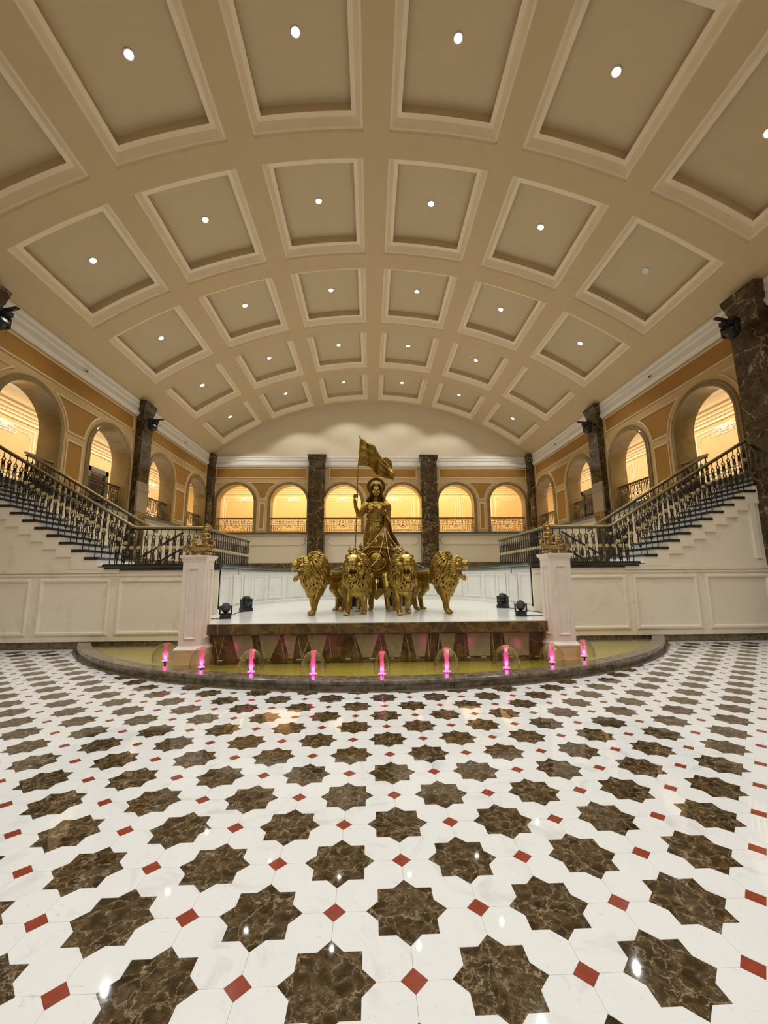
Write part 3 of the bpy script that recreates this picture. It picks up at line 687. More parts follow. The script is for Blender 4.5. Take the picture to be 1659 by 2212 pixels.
for i, (a, c, a2, c2) in enumerate(((-2.42, -2.10, -2.30, -2.02), (-1.98, -1.62, -1.90, -1.78), (-1.58, -1.36, -1.48, -1.42), (-1.20, -.86, -1.08, -.96), (-.42, -.02, -.28, -.14), (.06, .40, .16, .34), (.52, .80, .60, .74), (.98, 1.26, 1.06, 1.20), (1.45, 1.85, 1.48, 1.83), (2.05, 2.5, 2.12, 2.48))):
    w = B(); w.prism([(a, .47), (c, .47), (c2, .10), (a2, .10)], lambda u, v, d: (u, 6.935+d, v), 0, .004); obj('wet_sheen_sheet', w, 'wet_sheen_sheet', wf)  # thin water sheets carrying the painted wet sheen
for k in range(14):
    w = B(); x = -2.6+5.2*k/13+random.uniform(-.1, .1); w.ell((x, 6.90, .088), (random.uniform(.03, .06), .022, .008), n=8, m=4); obj('foam', w, 'water_stream', wf, True)

# ------------------------------------------------------------------ pool, curb
HAc = math.acos((PC[1]-8.74)/RO)
def polar(r, a): return (r*sin(a), PC[1]-r*cos(a))
def disc(r, z, yb):
    ah = math.acos((PC[1]-yb)/r); P = [polar(r, -ah+2*ah*k/60) for k in range(61)]; q = B(); q.add([(x, y, z) for x, y in P], [tuple(range(61))]); return q
struct('floor_pool', disc(6.95, 0.006, 8.74), 'pool_floor', 'shallow yellowish floor of the fountain pool')
w = disc(6.905, 0.085, 8.72); wo = obj('pool_water', w, 'pool_water', None); wo['kind'] = 'stuff'; tag(wo, 'shallow rippling yellow-green water in the semicircular pool', 'water')
t = thing('pool_curb', 'low curved brown marble curb around the fountain pool', 'curb', (0, PC[1]-7.02, 0))
NS = 16
for k in range(NS):
    a0 = -HAc+2*HAc*k/NS+.0006; a1 = -HAc+2*HAc*(k+1)/NS-.0006; m = 6; vs = []
    sec = [(RI, 0.0), (RO-.03, 0.0), (RO-.03, .075), (RO, .085), (RO+.002, .115), (RO-.012, .132), (RI+.01, .132), (RI, .12)]; n = len(sec)
    for i in range(m+1):
        a = a0+(a1-a0)*i/m
        for r, z in sec: x, y = polar(r, a); vs.append((x, min(y, 8.745), z))
    q = B(); q.add(vs, [(i*n+j, i*n+(j+1) % n, (i+1)*n+(j+1) % n, (i+1)*n+j) for i in range(m) for j in range(n)]+[tuple(range(n)), tuple(m*n+j for j in range(n))[::-1]]); obj('curb_stone', q, 'curb_brown', t)
q = B(); vs = []
for i in range(61):
    a = (-HAc+2*HAc*i/60)
    for r, z in ((RO-.04, -.004), (RO+.06, -.004), (RO+.06, .003), (RO-.04, .003)): x, y = polar(r, a); vs.append((x, min(y, 8.745), z))
q.add(vs, [(i*4+j, i*4+(j+1) % 4, (i+1)*4+(j+1) % 4, (i+1)*4+j) for i in range(60) for j in range(4)]); obj('border_strip', q, 'curb_brown', floor)

# ------------------------------------------------------------------ fountains
def bell_mesh(rx, h):
    q = B(); prof = []
    for k in range(15):
        a = k/14*pi*.56; prof.append((rx*sin(a)**.8 if k else 0.004, h*(cos(a)+.17)/1.17))
    n = 28; vs = []
    for r, z in prof:
        for j in range(n): vs.append((r*cos(2*pi*j/n), r*sin(2*pi*j/n), z))
    q.add(vs, [(i*n+j, i*n+(j+1) % n, (i+1)*n+(j+1) % n, (i+1)*n+j) for i in range(len(prof)-1) for j in range(n)])
    return q.mesh('water_bell', 'water_film', True)
FN = [(-3.36, 6.72, .19, .27, 'leftmost'), (-2.60, 6.22, .17, .28, 'just in front of the left pedestal'), (-1.79, 5.88, .175, .30, 'third from left'), (-.92, 5.70, .175, .30, 'left of centre'), (0.0, 5.64, .11, .29, 'in the centre with the narrowest bell'),
      (.88, 5.72, .175, .31, 'right of centre'), (1.75, 5.88, .19, .31, 'third from right'), (2.55, 6.22, .18, .27, 'just in front of the right pedestal'), (3.26, 6.64, .16, .25, 'rightmost')]
for x, y, rx, h, lb in FN:
    t = thing('fountain_jet', 'pink-lit jet under clear water bell, '+lb+(' in the pool' if len(lb) < 22 else ''), 'fountain', (x, y, -0.026), 0, 'pink fountain jets in the pool')
    q = B(); q.lathe([(.012, 0), (.012, .12), (.022, .135), (.045, .14), (.05, .15), (.02, .155)], n=14); obj('nozzle', q, 'black_plastic', t, True, world=False)
    q = B()
    for k in range(6): a = pi*k/3; q.ell((.038*cos(a), .038*sin(a), .158), (.013, .013, .008), n=8, m=5)
    q.lathe([(.018, .153), (.022, .17), (.018, .195), (.010, .20)], n=10); obj('led_ring', q, 'led_pink', t, True, world=False)
    q = B(); q.tube([(0, 0, .19), (.003, 0, .26), (-.003, 0, .34), (.002, 0, .14+h)], [.022, .024, .026, .034], 10); q.ell((0.004, 0, .14+h), (.05, .045, .016)); obj('water_column', q, 'water_jet', t, True, world=False)
    link('water_bell', bell_mesh(rx, h), t, loc=(0, 0, .15-.0))
    l = bpy.data.lights.new('led_glow', 'POINT'); l.energy = 0.9; l.color = (1.0, .05, .38); l.shadow_soft_size = .012; link('led_glow', l, t, loc=(0, 0, .225))

# ------------------------------------------------------------------ pedestals
def pedestal(s, side):
    x, y = s*2.965, 6.80
    t = thing('pedestal', 'tall white marble pedestal with pink glow, '+side+' side of the stage', 'pedestal', (x, y, 0.0), 0, 'stage pedestals')
    q = B(); q.box(-.212, .212, -.212, .212, 0.0, .29); obj('base', q, 'pedestal_base', t, world=False)
    def sq(lv, nm, mat):
        q = B(); vs = [(a*h, b_*h, z) for z, h in lv for a, b_ in ((-1, -1), (1, -1), (1, 1), (-1, 1))]
        n = len(lv); q.add(vs, [(i*4+j, i*4+(j+1) % 4, (i+1)*4+(j+1) % 4, (i+1)*4+j) for i in range(n-1) for j in range(4)]+[(3, 2, 1, 0), tuple((n-1)*4+j for j in range(4))]); return obj(nm, q, mat, t, world=False)
    sq([(.29, .222), (.31, .226), (.325, .215), (.335, .20), (.36, .185)], 'base_moulding', 'pedestal_marble')
    sh = sq([(.36, .178), (1.66, .178)], 'shaft', 'pedestal_marble')
    sq([(1.66, .178), (1.69, .183), (1.71, .20), (1.735, .218), (1.765, .224), (1.765, .224)][:-1], 'capital', 'pedestal_marble')
    for F in (lambda u, v, d: (u, -.178-d, v), lambda u, v, d: (-s*(.178+d), u, v)):
        P = [(-.09, .46), (.09, .46), (.09, 1.57), (-.09, 1.57)]; e = .03
        q = B(); q.sweep(inset(P, 0), [(0, 0), (0, .012), (-.012, .022), (-.03, .010), (-.03, 0)], closed=True, fn=F); o = obj('shaft_panel', q, 'pedestal_marble', t, world=False)
pedestal(-1, 'left'); pedestal(1, 'right')

# ------------------------------------------------------------------ railings
def baluster_mesh(ext):
    q = B(); r = .0105; o = -.79     # hangs from z=0 (handrail) down to -.79 (-ext)
    q.tube([(0, 0, 0), (0, 0, -.13)], r*.9, 5)
    for s in (-1, 1):
        q.tube([(s*.002, 0, -.125), (s*.036, 0, -.175), (s*.036, 0, -.20), (s*.026, 0, -.215), (s*.026, 0, -.30), (s*.036, 0, -.335), (s*.024, 0, -.37)], r, 5)
        q.tube([(s*.024, 0, -.43), (s*.037, 0, -.47), (s*.027, 0, -.51), (s*.027, 0, -.60), (s*.036, 0, -.63), (s*.02, 0, -.67), (s*.024, 0, -.70), (s*.024, 0, -.79)], r, 5)
    for z, w in ((-.20, .036), (-.30, .027), (-.335, .036), (-.37, .024), (-.43, .024), (-.47, .036), (-.51, .028), (-.60, .028), (-.63, .036), (-.70, .024), (-.765, .024)): q.box(-w, w, -.006, .006, z-.006, z+.006)
    q.box(-.010, .010, -.004, .004, -.36, -.22); q.box(-.010, .010, -.004, .004, -.595, -.50)
    if ext: q.tube([(0, 0, -.785), (0, 0, -.79-ext)], r, 5); q.tube([(-.024, 0, -.79), (0, 0, -.83)], r, 5); q.tube([(.024, 0, -.79), (0, 0, -.83)], r, 5)
    me = q.mesh('baluster', 'iron'); me.materials.append(MT['rosette'])
    d = B(); d.lathe([(0.0, -.016), (.012, -.020), (.016, -.013), (.034, -.016), (.040, -.008), (.040, .008), (.034, .016), (0, .016)], (0, 0, -.40), 14, 'y')
    bm = bmesh.new(); bm.from_mesh(me); n0 = len(bm.faces); m2 = d.mesh('x', None); bm.from_mesh(m2)
    bm.faces.ensure_lookup_table()
    for f in bm.faces[n0:]: f.material_index = 1
    bm.to_mesh(me); bm.free(); return me
BA = [baluster_mesh(0), baluster_mesh(.235), baluster_mesh(.31)]
def rail_sec(q, pts): q.tube(pts, [.040]*len(pts), 10, .78)
for s, side in ((-1, 'left'), (1, 'right')):
    t = thing('stair_railing', 'wrought iron railing with gold handrail along the front edge of the '+side+' stair and landing', 'railing', (s*5.2, 8.86, 1.70), 0, 'gold-topped stair railings')
    top = [(s*3.80, 12.35, 2.49), (s*3.80, 8.90, 2.49), (s*3.86, 8.86, 2.49), (s*5.18, 8.86, 2.49), (s*5.27, 8.86, 2.515), (s*8.75, 8.86, 2.49+.589*(8.75-5.23))]
    q = B(); rail_sec(q, top); obj('handrail', q, 'rail_gold', t, True)
    q = B(); q.tube([(s*3.80, 12.35, 2.45), (s*3.80, 8.88, 2.45), (s*5.2, 8.86, 2.45), (s*8.75, 8.86, 2.45+.589*(8.75-5.23))], .014, 4); obj('rail_bar', q, 'iron', t)
    for k in range(12): link('baluster', BA[0], t, loc=(s*(3.92+.15*k)-t.location.x, 0, 2.455-1.70))
    k = 0; x = 5.70
    x = NX(0)+.03
    for i in range(3): link('baluster', BA[0], t, loc=(s*(5.36+.15*i)-t.location.x, 0, 2.455+.589*(.13+.15*i)-1.70)) if i > 2 else link('baluster', BA[1], t, loc=(s*(5.40+.15*i)-t.location.x, 0, min(2.455+.589*(.17+.15*i), 9)-1.70))
    for k in range(NT-1):
        for ph in (0, 1):
            x = NX(k)+.05+ph*.136
            if x < 8.72: link('baluster', BA[1+ph], t, loc=(s*x-t.location.x, 0, 2.455+.589*(x-5.23)-1.70))
    for k in range(23): link('baluster', BA[0], t, loc=(s*3.80-t.location.x, .12+.148*k, 2.455-1.70), rot=(0, 0, pi/2))
    t = thing('stair_railing', 'wrought iron railing along the rear edge of the '+side+' stair, ending in the near arch', 'railing', (s*5.5, 9.93, 1.85), 0, 'gold-topped stair railings')
    q = B(); rail_sec(q, [(s*5.30, 9.93, 2.53), (s*8.62, 9.93, 2.49+.589*3.39), (s*8.70, 9.97, 4.51), (s*8.72, 10.9, 4.53)]); obj('handrail', q, 'rail_gold', t, True)
    q = B(); q.tube([(s*5.3, 9.93, 2.49), (s*8.62, 9.93, 2.45+.589*3.39), (s*8.72, 10.0, 4.45), (s*8.72, 10.9, 4.48)], .014, 4); obj('rail_bar', q, 'iron', t)
    for k in range(NT-1):
        for ph in (0, 1):
            x = NX(k)+.05+ph*.136
            if x < 8.66: link('baluster', BA[1+ph], t, loc=(s*x-t.location.x, 0, 2.455+.589*(x-5.23)-1.85))
    for k in range(6): link('baluster', BA[0], t, loc=(s*8.72-t.location.x, .15+.15*k, 4.47-1.85), rot=(0, 0, pi/2))
    t = thing('rear_stair_railing', 'dark iron railing sloping down behind the '+side+' landing', 'railing', (s*6.2, 12.7, 1.66), 0, 'dark railings behind the landing')
    for dz in (0, -.36):
        q = B(); q.tube([(s*(5.95+dz*.6), 12.7, 2.80+dz), (s*(7.30+dz*.6), 12.7, 1.98+dz)], .035, 6); obj('rail_bar', q, 'iron', t)
    for k in range(7): link('baluster', BA[0], t, loc=(s*(6.0+.2*k)-t.location.x, 0, 2.75-.122*k-1.66))
def gallery_rail_mesh():
    q = B(); r = .009
    def H(u0, u1, v): q.box(u0, u1, -r, r, v-r, v+r)
    def V(u, v0, v1): q.box(u-r, u+r, -r, r, v0, v1)
    def circ(u, v, rr, a0=0, a1=2*pi, n=14): q.tube([(u+rr*cos(a0+(a1-a0)*k/n), 0, v+rr*sin(a0+(a1-a0)*k/n)) for k in range(n+1)], r, 4)
    H(-.98, .98, .72); H(-.98, .98, .11); H(-.98, .98, .04)
    for k in range(20): V(-.95+.1*k, .04, .11); V(-.95+.1*k, .72, .78)
    for s in (-1, 1):
        V(s*.93, .11, .72); V(s*.84, .11, .52); H(min(s*.84, s*.70), max(s*.84, s*.70), .52); V(s*.70, .38, .52); V(s*.76, .11, .45); V(s*.62, .11, .60); H(min(s*.62, s*.93), max(s*.62, s*.93), .60)
        V(s*.54, .30, .72); H(min(s*.54, s*.40), max(s*.54, s*.40), .30); V(s*.46, .42, .72); V(s*.38, .45, .72); V(s*.40, .18, .30); H(min(0, s*.40), max(0, s*.40), .18)
        V(s*.30, .50, .72); V(s*.22, .42, .72); V(s*.14, .55, .72); circ(s*.12, .42, .09); circ(s*.28, .36, .10, -pi*.6 if s > 0 else pi*.1, pi*.4 if s > 0 else pi*1.1 if 0 else pi*1.6)
        V(s*.46, .11, .24); V(s*.30, .11, .18); V(s*.15, .11, .18); circ(s*.90, .36, .07); circ(s*.93, .22, .06); circ(s*.69, .66, .045); circ(s*.69, .25, .06)
        circ(s*.06, .26, .06, 0, pi)
        q.ell((s*.52, 0, .64), (.028, .02, .028), n=8, m=5); q.ell((s*.52, 0, .17), (.028, .02, .028), n=8, m=5)
    q.ell((0, 0, .40), (.035, .02, .035), n=8, m=5); V(0, .48, .72); circ(0, .60, .05)
    return q.mesh('scrollwork', 'iron')
GRM = gallery_rail_mesh()
q = B(); q.box(-.99, .99, -.03, .03, .78, .84); GTOP = q.mesh('top_rail', 'rail_dark')
for c, lb in zip(CB, ('in the leftmost arch of the far wall', 'in the second arch from left of the far wall', 'in the far arch left of the statue', 'in the far arch right of the statue', 'in the second arch from right of the far wall', 'in the rightmost arch of the far wall')):
    t = thing('gallery_railing', 'ornate iron gallery railing '+lb, 'railing', (c, 22.15, SILL), 0, 'iron railings in the gallery arches'); link('scrollwork', GRM, t, loc=(0, 0, 0)); link('top_rail', GTOP, t, loc=(0, 0, 0))
for s, side in ((-1, 'left'), (1, 'right')):
    for c, lb in zip(CS[1:], ('second arch', 'third arch', 'farthest arch')):
        t = thing('gallery_railing', 'ornate iron gallery railing in the '+lb+' of the '+side+' wall', 'railing', (s*9.12, c, SILL), -pi/2*s, 'iron railings in the gallery arches'); link('scrollwork', GRM, t, loc=(0, 0, 0)); link('top_rail', GTOP, t, loc=(0, 0, 0))

# ------------------------------------------------------------------ stage lights, boxes, cameras
def head_parts(t, sc, tilt):
    q = B(); q.box(-.115, .115, -.09, .09, 0, .075); q.box(-.10, .10, -.075, .075, .075, .095); obj('base', q, 'black_plastic', t, world=False)
    q = B()
    for s in (-1, 1): q.box(s*.115-.016, s*.115+.016, -.045, .045, .09, .27)
    q.box(-.12, .12, -.04, .04, .088, .115); obj('yoke', q, 'black_plastic', t, world=False)
    q = B(); q.lathe([(.055, -.10), (.085, -.09), (.095, -.02), (.095, .05), (.088, .085), (.075, .09)], (0, 0, 0), 16, 'y')
    M = Matrix.Translation((0, 0, .225)) @ Matrix.Rotation(tilt, 4, 'X'); q.v = [tuple(M @ Vector(p)) for p in q.v]; obj('lamp_head', q, 'black_plastic', t, True, world=False)
    q = B(); q.lathe([(0, .093), (.07, .093), (.07, .097), (0, .098)], (0, 0, 0), 16, 'y'); q.v = [tuple(M @ Vector(p)) for p in q.v]; obj('lens', q, 'glass_lens', t, True, world=False)
    t.scale = (sc,)*3
for x, y, rz, tl, sc, lb in ((-2.81, 7.72, pi+.35, .5, .85, 'black moving head lamp at the left front of the stage beside the pedestal'), (-2.93, 9.36, .9, 1.35, 1.0, 'black moving head lamp pointing up by the left curved wall'),
                             (2.95, 9.61, -.9, 1.15, 1.0, 'black moving head lamp by the right curved wall'), (2.63, 7.60, pi-.3, .5, .85, 'black moving head lamp at the right front of the stage beside the pedestal')):
    t = thing('stage_light', lb, 'stage light', (x, y, .666), rz, 'moving head lamps'); head_parts(t, sc, tl)
for s, side in ((-1, 'left'), (1, 'right')):
    for x, y, z, sc, lb in ((8.42, 14.98, 7.38, 1.35, 'midway '), (8.30, 8.42, 7.30, 1.35, 'near ')):
        t = thing('stage_light', 'black moving head lamp hung on the '+lb+side+' pillar', 'stage light', (s*x, y, z), -s*pi/2+(.3 if s > 0 else -.3), 'moving head lamps'); t.rotation_euler = (pi, 0, s*pi/2*1.15); head_parts(t, sc, .5)
        q = B(); q.box(-.03, .03, -.33, .0, .0, .03); obj('bracket', q, 'black_plastic', t, world=False)
for pts, lb in (([(-3.0, 7.3, .673), (-3.15, 7.5, .673), (-3.0, 7.75, .673), (-2.9, 7.72, .673)], 'black cable looping behind the left front stage lamp'), ([(-2.86, 7.8, .673), (-2.95, 8.5, .673), (-2.95, 9.25, .68)], 'black cable along the left of the stage'),
                ([(2.68, 7.68, .673), (2.9, 7.7, .673), (3.1, 7.62, .673), (3.2, 7.5, .673)], 'black cable beside the right front stage lamp'), ([(2.97, 9.5, .68), (3.15, 9.2, .673), (3.28, 8.3, .673), (3.25, 7.8, .673)], 'black cable along the right curved wall')):
    P = []
    for i in range(len(pts)-1):
        for k in range(4): P.append(Vector(pts[i]).lerp(Vector(pts[i+1]), k/4)+Vector((.02*sin(k*2+i), .0, 0)))
    P.append(Vector(pts[-1])); q = B(); q.tube(P, .008, 5); o = obj('cable', q, 'black_plastic', None, True); tag(o, lb, 'cable')
for x, w, h, lb in ((-.94, .20, .30, 'small black floor box between the two left lions'), (-.45, .42, .36, 'black speaker box behind the left inner lion'), (.36, .24, .36, 'black speaker box right of the chariot pole'), (.70, .36, .36, 'black speaker box behind the right inner lion')):
    t = thing('speaker_box', lb, 'speaker', (x, 10.65, .666), 0, 'black boxes behind the lions')
    q = B(); q.box(-w/2, w/2, -.15, .15, 0, h); obj('cabinet', q, 'black_plastic', t, world=False)
    q = B(); q.box(-w/2+.02, w/2-.02, -.158, -.15, .02, h-.02); obj('grille', q, 'door_glass', t, world=False)
    q = B(); q.tube([(-.05, 0, h), (-.05, 0, h+.03), (.05, 0, h+.03), (.05, 0, h)], .008, 5); obj('handle', q, 'black_plastic', t, world=False)
for s, side in ((-1, 'left'), (1, 'right')):
    for y, lb in ((11.85, 'near'), (18.55, 'far')):
        t = thing('wall_camera', 'small pale camera on the cornice band, '+lb+' '+side, 'camera', (s*8.84, y, 7.69), s*pi/2, 'small cameras on the cornice')
        q = B(); q.box(-.05, .05, -.03, .03, -.06, .06); obj('housing', q, 'camera_white', t, world=False)
        q = B(); q.ell((0, .04, -.01), .026); obj('lens', q, 'black_plastic', t, True, world=False)
# ------------------------------------------------------------------ golden lions
SZ = 0.665
def rz(p, a, c=(0, 0, 0)):
    x, y, z = p[0]-c[0], p[1]-c[1], p[2]; return (c[0]+x*cos(a)-y*sin(a), c[1]+x*sin(a)+y*cos(a), z)
def lion_meshes(nm, yaw, fstep, hstep, seed):
    """lion in its own frame: x forward, front feet near x=0, z up from the ground"""
    random.seed(seed)
    q = B()
    q.cap([(-.90, 0, .70), (-.66, 0, .715), (-.42, 0, .70), (-.16, 0, .69), (.02, 0, .68)], [.135, .135, .15, .175, .165], 14)
    q.cap([(-.98, 0, .66), (-.86, 0, .69)], [.10, .14], 12)
    q.cap([(-.06, 0, .80), (.06, 0, .86), (.14, 0, .92)], [.13, .14, .12], 12)
    for i, s in enumerate((-1, 1)):
        dx = fstep*s
        q.cap([(.0, s*.11, .70), (-.03+dx*.3, s*.135, .48), (.015+dx*.7, s*.13, .25), (.01+dx, s*.13, .09)], [.115, .088, .062, .055], 10)
        fx = .05+dx
        q.ell((fx, s*.13, .042), (.085, .058, .042))
        for k in range(4): q.ell((fx+.065, s*.13+(k-1.5)*.026, .028), (.032, .017, .026), n=8, m=6)
        dh = hstep*s
        q.cap([(-.90, s*.09, .68), (-.80+dh*.3, s*.12, .47)], [.14, .105], 10)
        q.cap([(-.80+dh*.3, s*.12, .47), (-.955+dh*.8, s*.115, .27), (-.90+dh, s*.115, .08)], [.098, .056, .052], 10)
        fx = -.86+dh; q.ell((fx, s*.115, .040), (.085, .055, .040))
        for k in range(4): q.ell((fx+.065, s*.115+(k-1.5)*.025, .027), (.030, .016, .025), n=8, m=6)
        for k in range(5): q.tube([(-.35+k*.05, s*.15, .78-.02*k), (-.37+k*.05, s*.165, .68), (-.36+k*.05, s*.145, .60)], .008, 5)   # ribs
    q.cap([(-1.03, 0, .70), (-1.13, 0, .55), (-1.12, .03, .34), (-1.06, .07, .22)], [.032, .024, .02, .02], 8); q.ell((-1.04, .08, .16), (.035, .035, .07))
    # head, turned on the neck
    hc = (.14, 0, 0); H0 = Vector((.19, 0, .93)); HS = 1.14
    def hp(p): return rz((H0.x+p[0]*HS, H0.y+p[1]*HS, H0.z+p[2]*HS), yaw, (.02, 0))
    RZ = Matrix.Rotation(yaw, 3, 'Z')
    def he(c, r, ry=0.0, rx=0.0): q.ell(hp(c), tuple(v*HS for v in r), RZ @ Matrix.Rotation(ry, 3, 'Y') @ Matrix.Rotation(rx, 3, 'X'), n=14, m=10)
    he((.0, 0, .02), (.16, .135, .15)); he((.10, 0, .07), (.09, .10, .06))
    he((.145, 0, .022), (.112, .084, .088), .05)                      # upper muzzle
    he((.185, .038, -.005), (.070, .046, .054), .1); he((.185, -.038, -.005), (.070, .046, .054), .1)
    he((.12, 0, .078), (.11, .040, .040), .30)                      # bridge of the nose
    he((.242, 0, .045), (.028, .044, .034))                         # nose
    for s in (-1, 1):
        he((.125, s*.06, .118), (.05, .036, .020), .35, s*.3)       # brow
        he((.05, s*.10, -.02), (.09, .05, .07)); he((.125, s*.058, .082), (.022, .018, .017)); he((-.02, s*.12, .14), (.02, .045, .05))
        he((.06, s*.07, -.12), (.06, .028, .10), -.5)               # jaw hinge muscle
        he((.215, s*.044, -.045), (.012, .012, .03))                # upper fangs
    JR = .62
    he((.10, 0, -.185), (.12, .062, .030), JR); he((.175, 0, -.235), (.040, .045, .035), .3)
    for s in (-1, 1): he((.13, s*.045, -.175), (.09, .016, .022), JR); he((.188, s*.026, -.195), (.009, .009, .025))
    he((.11, 0, -.145), (.085, .032, .014), JR*.9)                  # tongue
    body = remesh(nm+'_body', q, .0095, 'bronze', 2)
    # mane: a tall rounded mass covered by carved locks that flow away from the face and down
    q = B(); ym = yaw*.72; RM = Matrix.Rotation(ym, 3, 'Z')
    def mp(p): return rz(p, ym, (.02, 0))
    EC, ER = Vector((.0, 0, .79)), Vector((.260, .232, .400))
    def onsurf(p, h):
        d = p-EC; d = Vector((d.x, d.y, d.z));  k = 1/sqrt((d.x/ER.x)**2+(d.y/ER.y)**2+(d.z/ER.z)**2); n = Vector((d.x/ER.x**2, d.y/ER.y**2, d.z/ER.z**2)).normalized(); s_ = EC+d*k
        return s_+n*h, n
    q.ell(mp(EC), tuple(ER*.985), RM, 24, 18)
    FC = Vector((.26, 0, .96)); ga = pi*(3-sqrt(5)); cnt = 400
    for i in range(cnt):
        zz = 1-2*(i+.5)/cnt; r_ = sqrt(1-zz*zz); p = EC+Vector((ER.x*r_*cos(ga*i), ER.y*r_*sin(ga*i), ER.z*zz))
        if (p-FC).length < .165 or p.x < -.20 and p.z < .74: continue
        L_ = random.uniform(.24, .34); m = 10; P = []; R_ = random.uniform(.011, .018); ph = p.z*9+random.uniform(-.5, .5)
        for k in range(m):
            s_, n = onsurf(p, .003+.027*sin(pi*(k+.6)/m)*random.uniform(.75, 1.25)+(.012 if k == m-1 else 0)); P.append(mp(s_))
            d = (p-FC).normalized()*.9+Vector((-.25, 0, -1.05-.4*(p.z < .8))); d = d-n*d.dot(n); sd = n.cross(d).normalized()
            d = (d.normalized()+sd*.38*sin(ph+k*.85)).normalized(); p = p+d*L_/m
        q.tube(P, [R_*t for t in (.4, .7, .9, 1.0, 1.1, 1.1, 1.0, .85, .55, .15)], 6)
    for k in range(26):       # fringe hanging from the chest
        a = -pi*.75+1.5*pi*k/25; x, y = .13*cos(a), .13*sin(a); q.tube([mp((x, y, .50)), mp((x*1.25, y*1.25, .42)), mp((x*1.2, y*1.2, .375)), mp((x*.9+.02, y*.9, .33+.02*sin(k*2.3)))], [.03, .028, .018, .004], 6)
    for k in range(30):       # short ruff right around the face
        a = 2*pi*k/30; c_ = H0+Vector((.03, .148*sin(a), .01+.165*cos(a)))
        P = [rz((c_.x+x, c_.y+o*sin(a), c_.z+o*cos(a)-.05*x2), yaw, (.02, 0)) for x, o, x2 in ((.05, -.015, 0), (.03, .015, .2), (-.02, .045, .7), (-.08, .065, 1.3))]
        q.tube(P, [.012, .024, .026, .008], 6)
    mane = remesh(nm+'_mane', q, .0070, 'bronze', 1)
    # harness strap, crown plate, eyes, mouth lining, teeth
    st = B(); pts = [( -.20, .182*cos(a), .70+.185*sin(a)) for a in [2*pi*k/24 for k in range(25)]]; st.tube(pts, .014, 6, 1.6); strap = st.mesh('strap', 'bronze_dark', True)
    st = B()
    P = [(.105, -.068+.136*k/6, .138-.25*(k/6-.5)**2*.4) for k in range(7)]
    for k in range(6): 
        a, c = P[k], P[k+1]
        vs = [(a[0]+.012, a[1], a[2]-.03), (c[0]+.012, c[1], c[2]-.03), (c[0]-.015, c[1], c[2]+.035), (a[0]-.015, a[1], a[2]+.035)]; vs2 = [(x-.025, y, z) for x, y, z in vs]
        st.add([hp(v) for v in vs+vs2], [(0, 1, 2, 3), (7, 6, 5, 4), (0, 4, 5, 1), (1, 5, 6, 2), (2, 6, 7, 3), (3, 7, 4, 0)])
    crown = st.mesh('head_plate', 'bronze_bright', False)
    st = B()
    st.ell(hp((.055, 0, -.095)), (.050, .055, .065), RZ @ Matrix.Rotation(.3, 3, 'Y')); mouth = st.mesh('mouth_lining', 'mouth_dark', True)
    st = B()
    for s in (-1, 1):
        for x, z0, z1, r in ((.222, -.04, -.105, .014), (.195, -.045, -.075, .009), (.165, -.05, -.078, .008)): st.tube([hp((x, s*.036, z0)), hp((x+.002, s*.036, z1))], [r, .002], 6)
        st.tube([hp((.183, s*.028, -.205)), hp((.186, s*.028, -.15))], [.010, .002], 6)
    for k in range(4): st.tube([hp((.238, (k-1.5)*.015, -.04)), hp((.238, (k-1.5)*.015, -.068))], [.006, .004], 5)
    teeth = st.mesh('teeth', 'tooth', True)
    return dict(body=body, mane=mane, strap=strap, head_plate=crown, mouth_lining=mouth, teeth=teeth)
OUTER = lion_meshes('outer', -.66, .17, .05, 11)
INNER = lion_meshes('inner', -.04, -.17, -.14, 23)
def lion(meshes, x, y, ang, flip, label, k=1.0):
    t = thing('lion_statue', label, 'lion statue', (x, y, SZ), 0, 'golden lion statues')
    t.rotation_euler = (0, 0, ang); t.scale = (k, -k if flip else k, k)
    for n, me in meshes.items(): link(n, me, t, loc=(0, 0, 0))
    return t
# forward direction of a lion: (cos ang, sin ang)
lion(OUTER, -1.29, 8.43, atan2(-.86, -.50), False, 'leftmost golden lion, roaring in profile to the left', 1.04)
lion(INNER, -.43, 8.24, atan2(-.98, -.16), False, 'golden lion left of the chariot, roaring towards the viewer', 1.04)
lion(INNER, .50, 8.28, atan2(-.98, .20), False, 'golden lion right of the chariot, roaring towards the viewer', 1.04)
lion(OUTER, 1.40, 8.49, atan2(-.86, .50), True, 'rightmost golden lion, roaring in profile to the right', 1.04)

# ------------------------------------------------------------------ chariot
ch = thing('chariot', 'golden chariot with a round face on its front and a row of finials', 'chariot', (0, 9.9, SZ))
def shell(a, z):   # plan curve of the bulging front: a from -1 to 1
    return (-.02+.60*sin(a*pi/2)*(1+.12*(z-1.5)), 9.95-.58*cos(a*pi/2)**.8-.05*(z-1.5))
def ztop(a): return 1.83+.25*(cos(a*pi/2))**1.2+.16*max(0, abs(a)-.72)/.28
q = B(); na, nz = 36, 10; vs = []
for th in (0, .05):
    for i in range(na+1):
        a = -1+2*i/na
        for j in range(nz+1):
            z = 1.50+(ztop(a)-1.50)*j/nz; x, y = shell(a, z); vs.append((x*(1-th), y+th, z))
m = nz+1; O = (na+1)*m
for i in range(na):
    for j in range(nz): q.f.append((i*m+j, (i+1)*m+j, (i+1)*m+j+1, i*m+j+1)); q.f.append((O+i*m+j, O+i*m+j+1, O+(i+1)*m+j+1, O+(i+1)*m+j))
    q.f.append((i*m+nz, (i+1)*m+nz, O+(i+1)*m+nz, O+i*m+nz)); q.f.append((i*m, O+i*m, O+(i+1)*m, (i+1)*m))
q.v = vs; obj('front_shield', q, 'bronze_dark', ch, True)
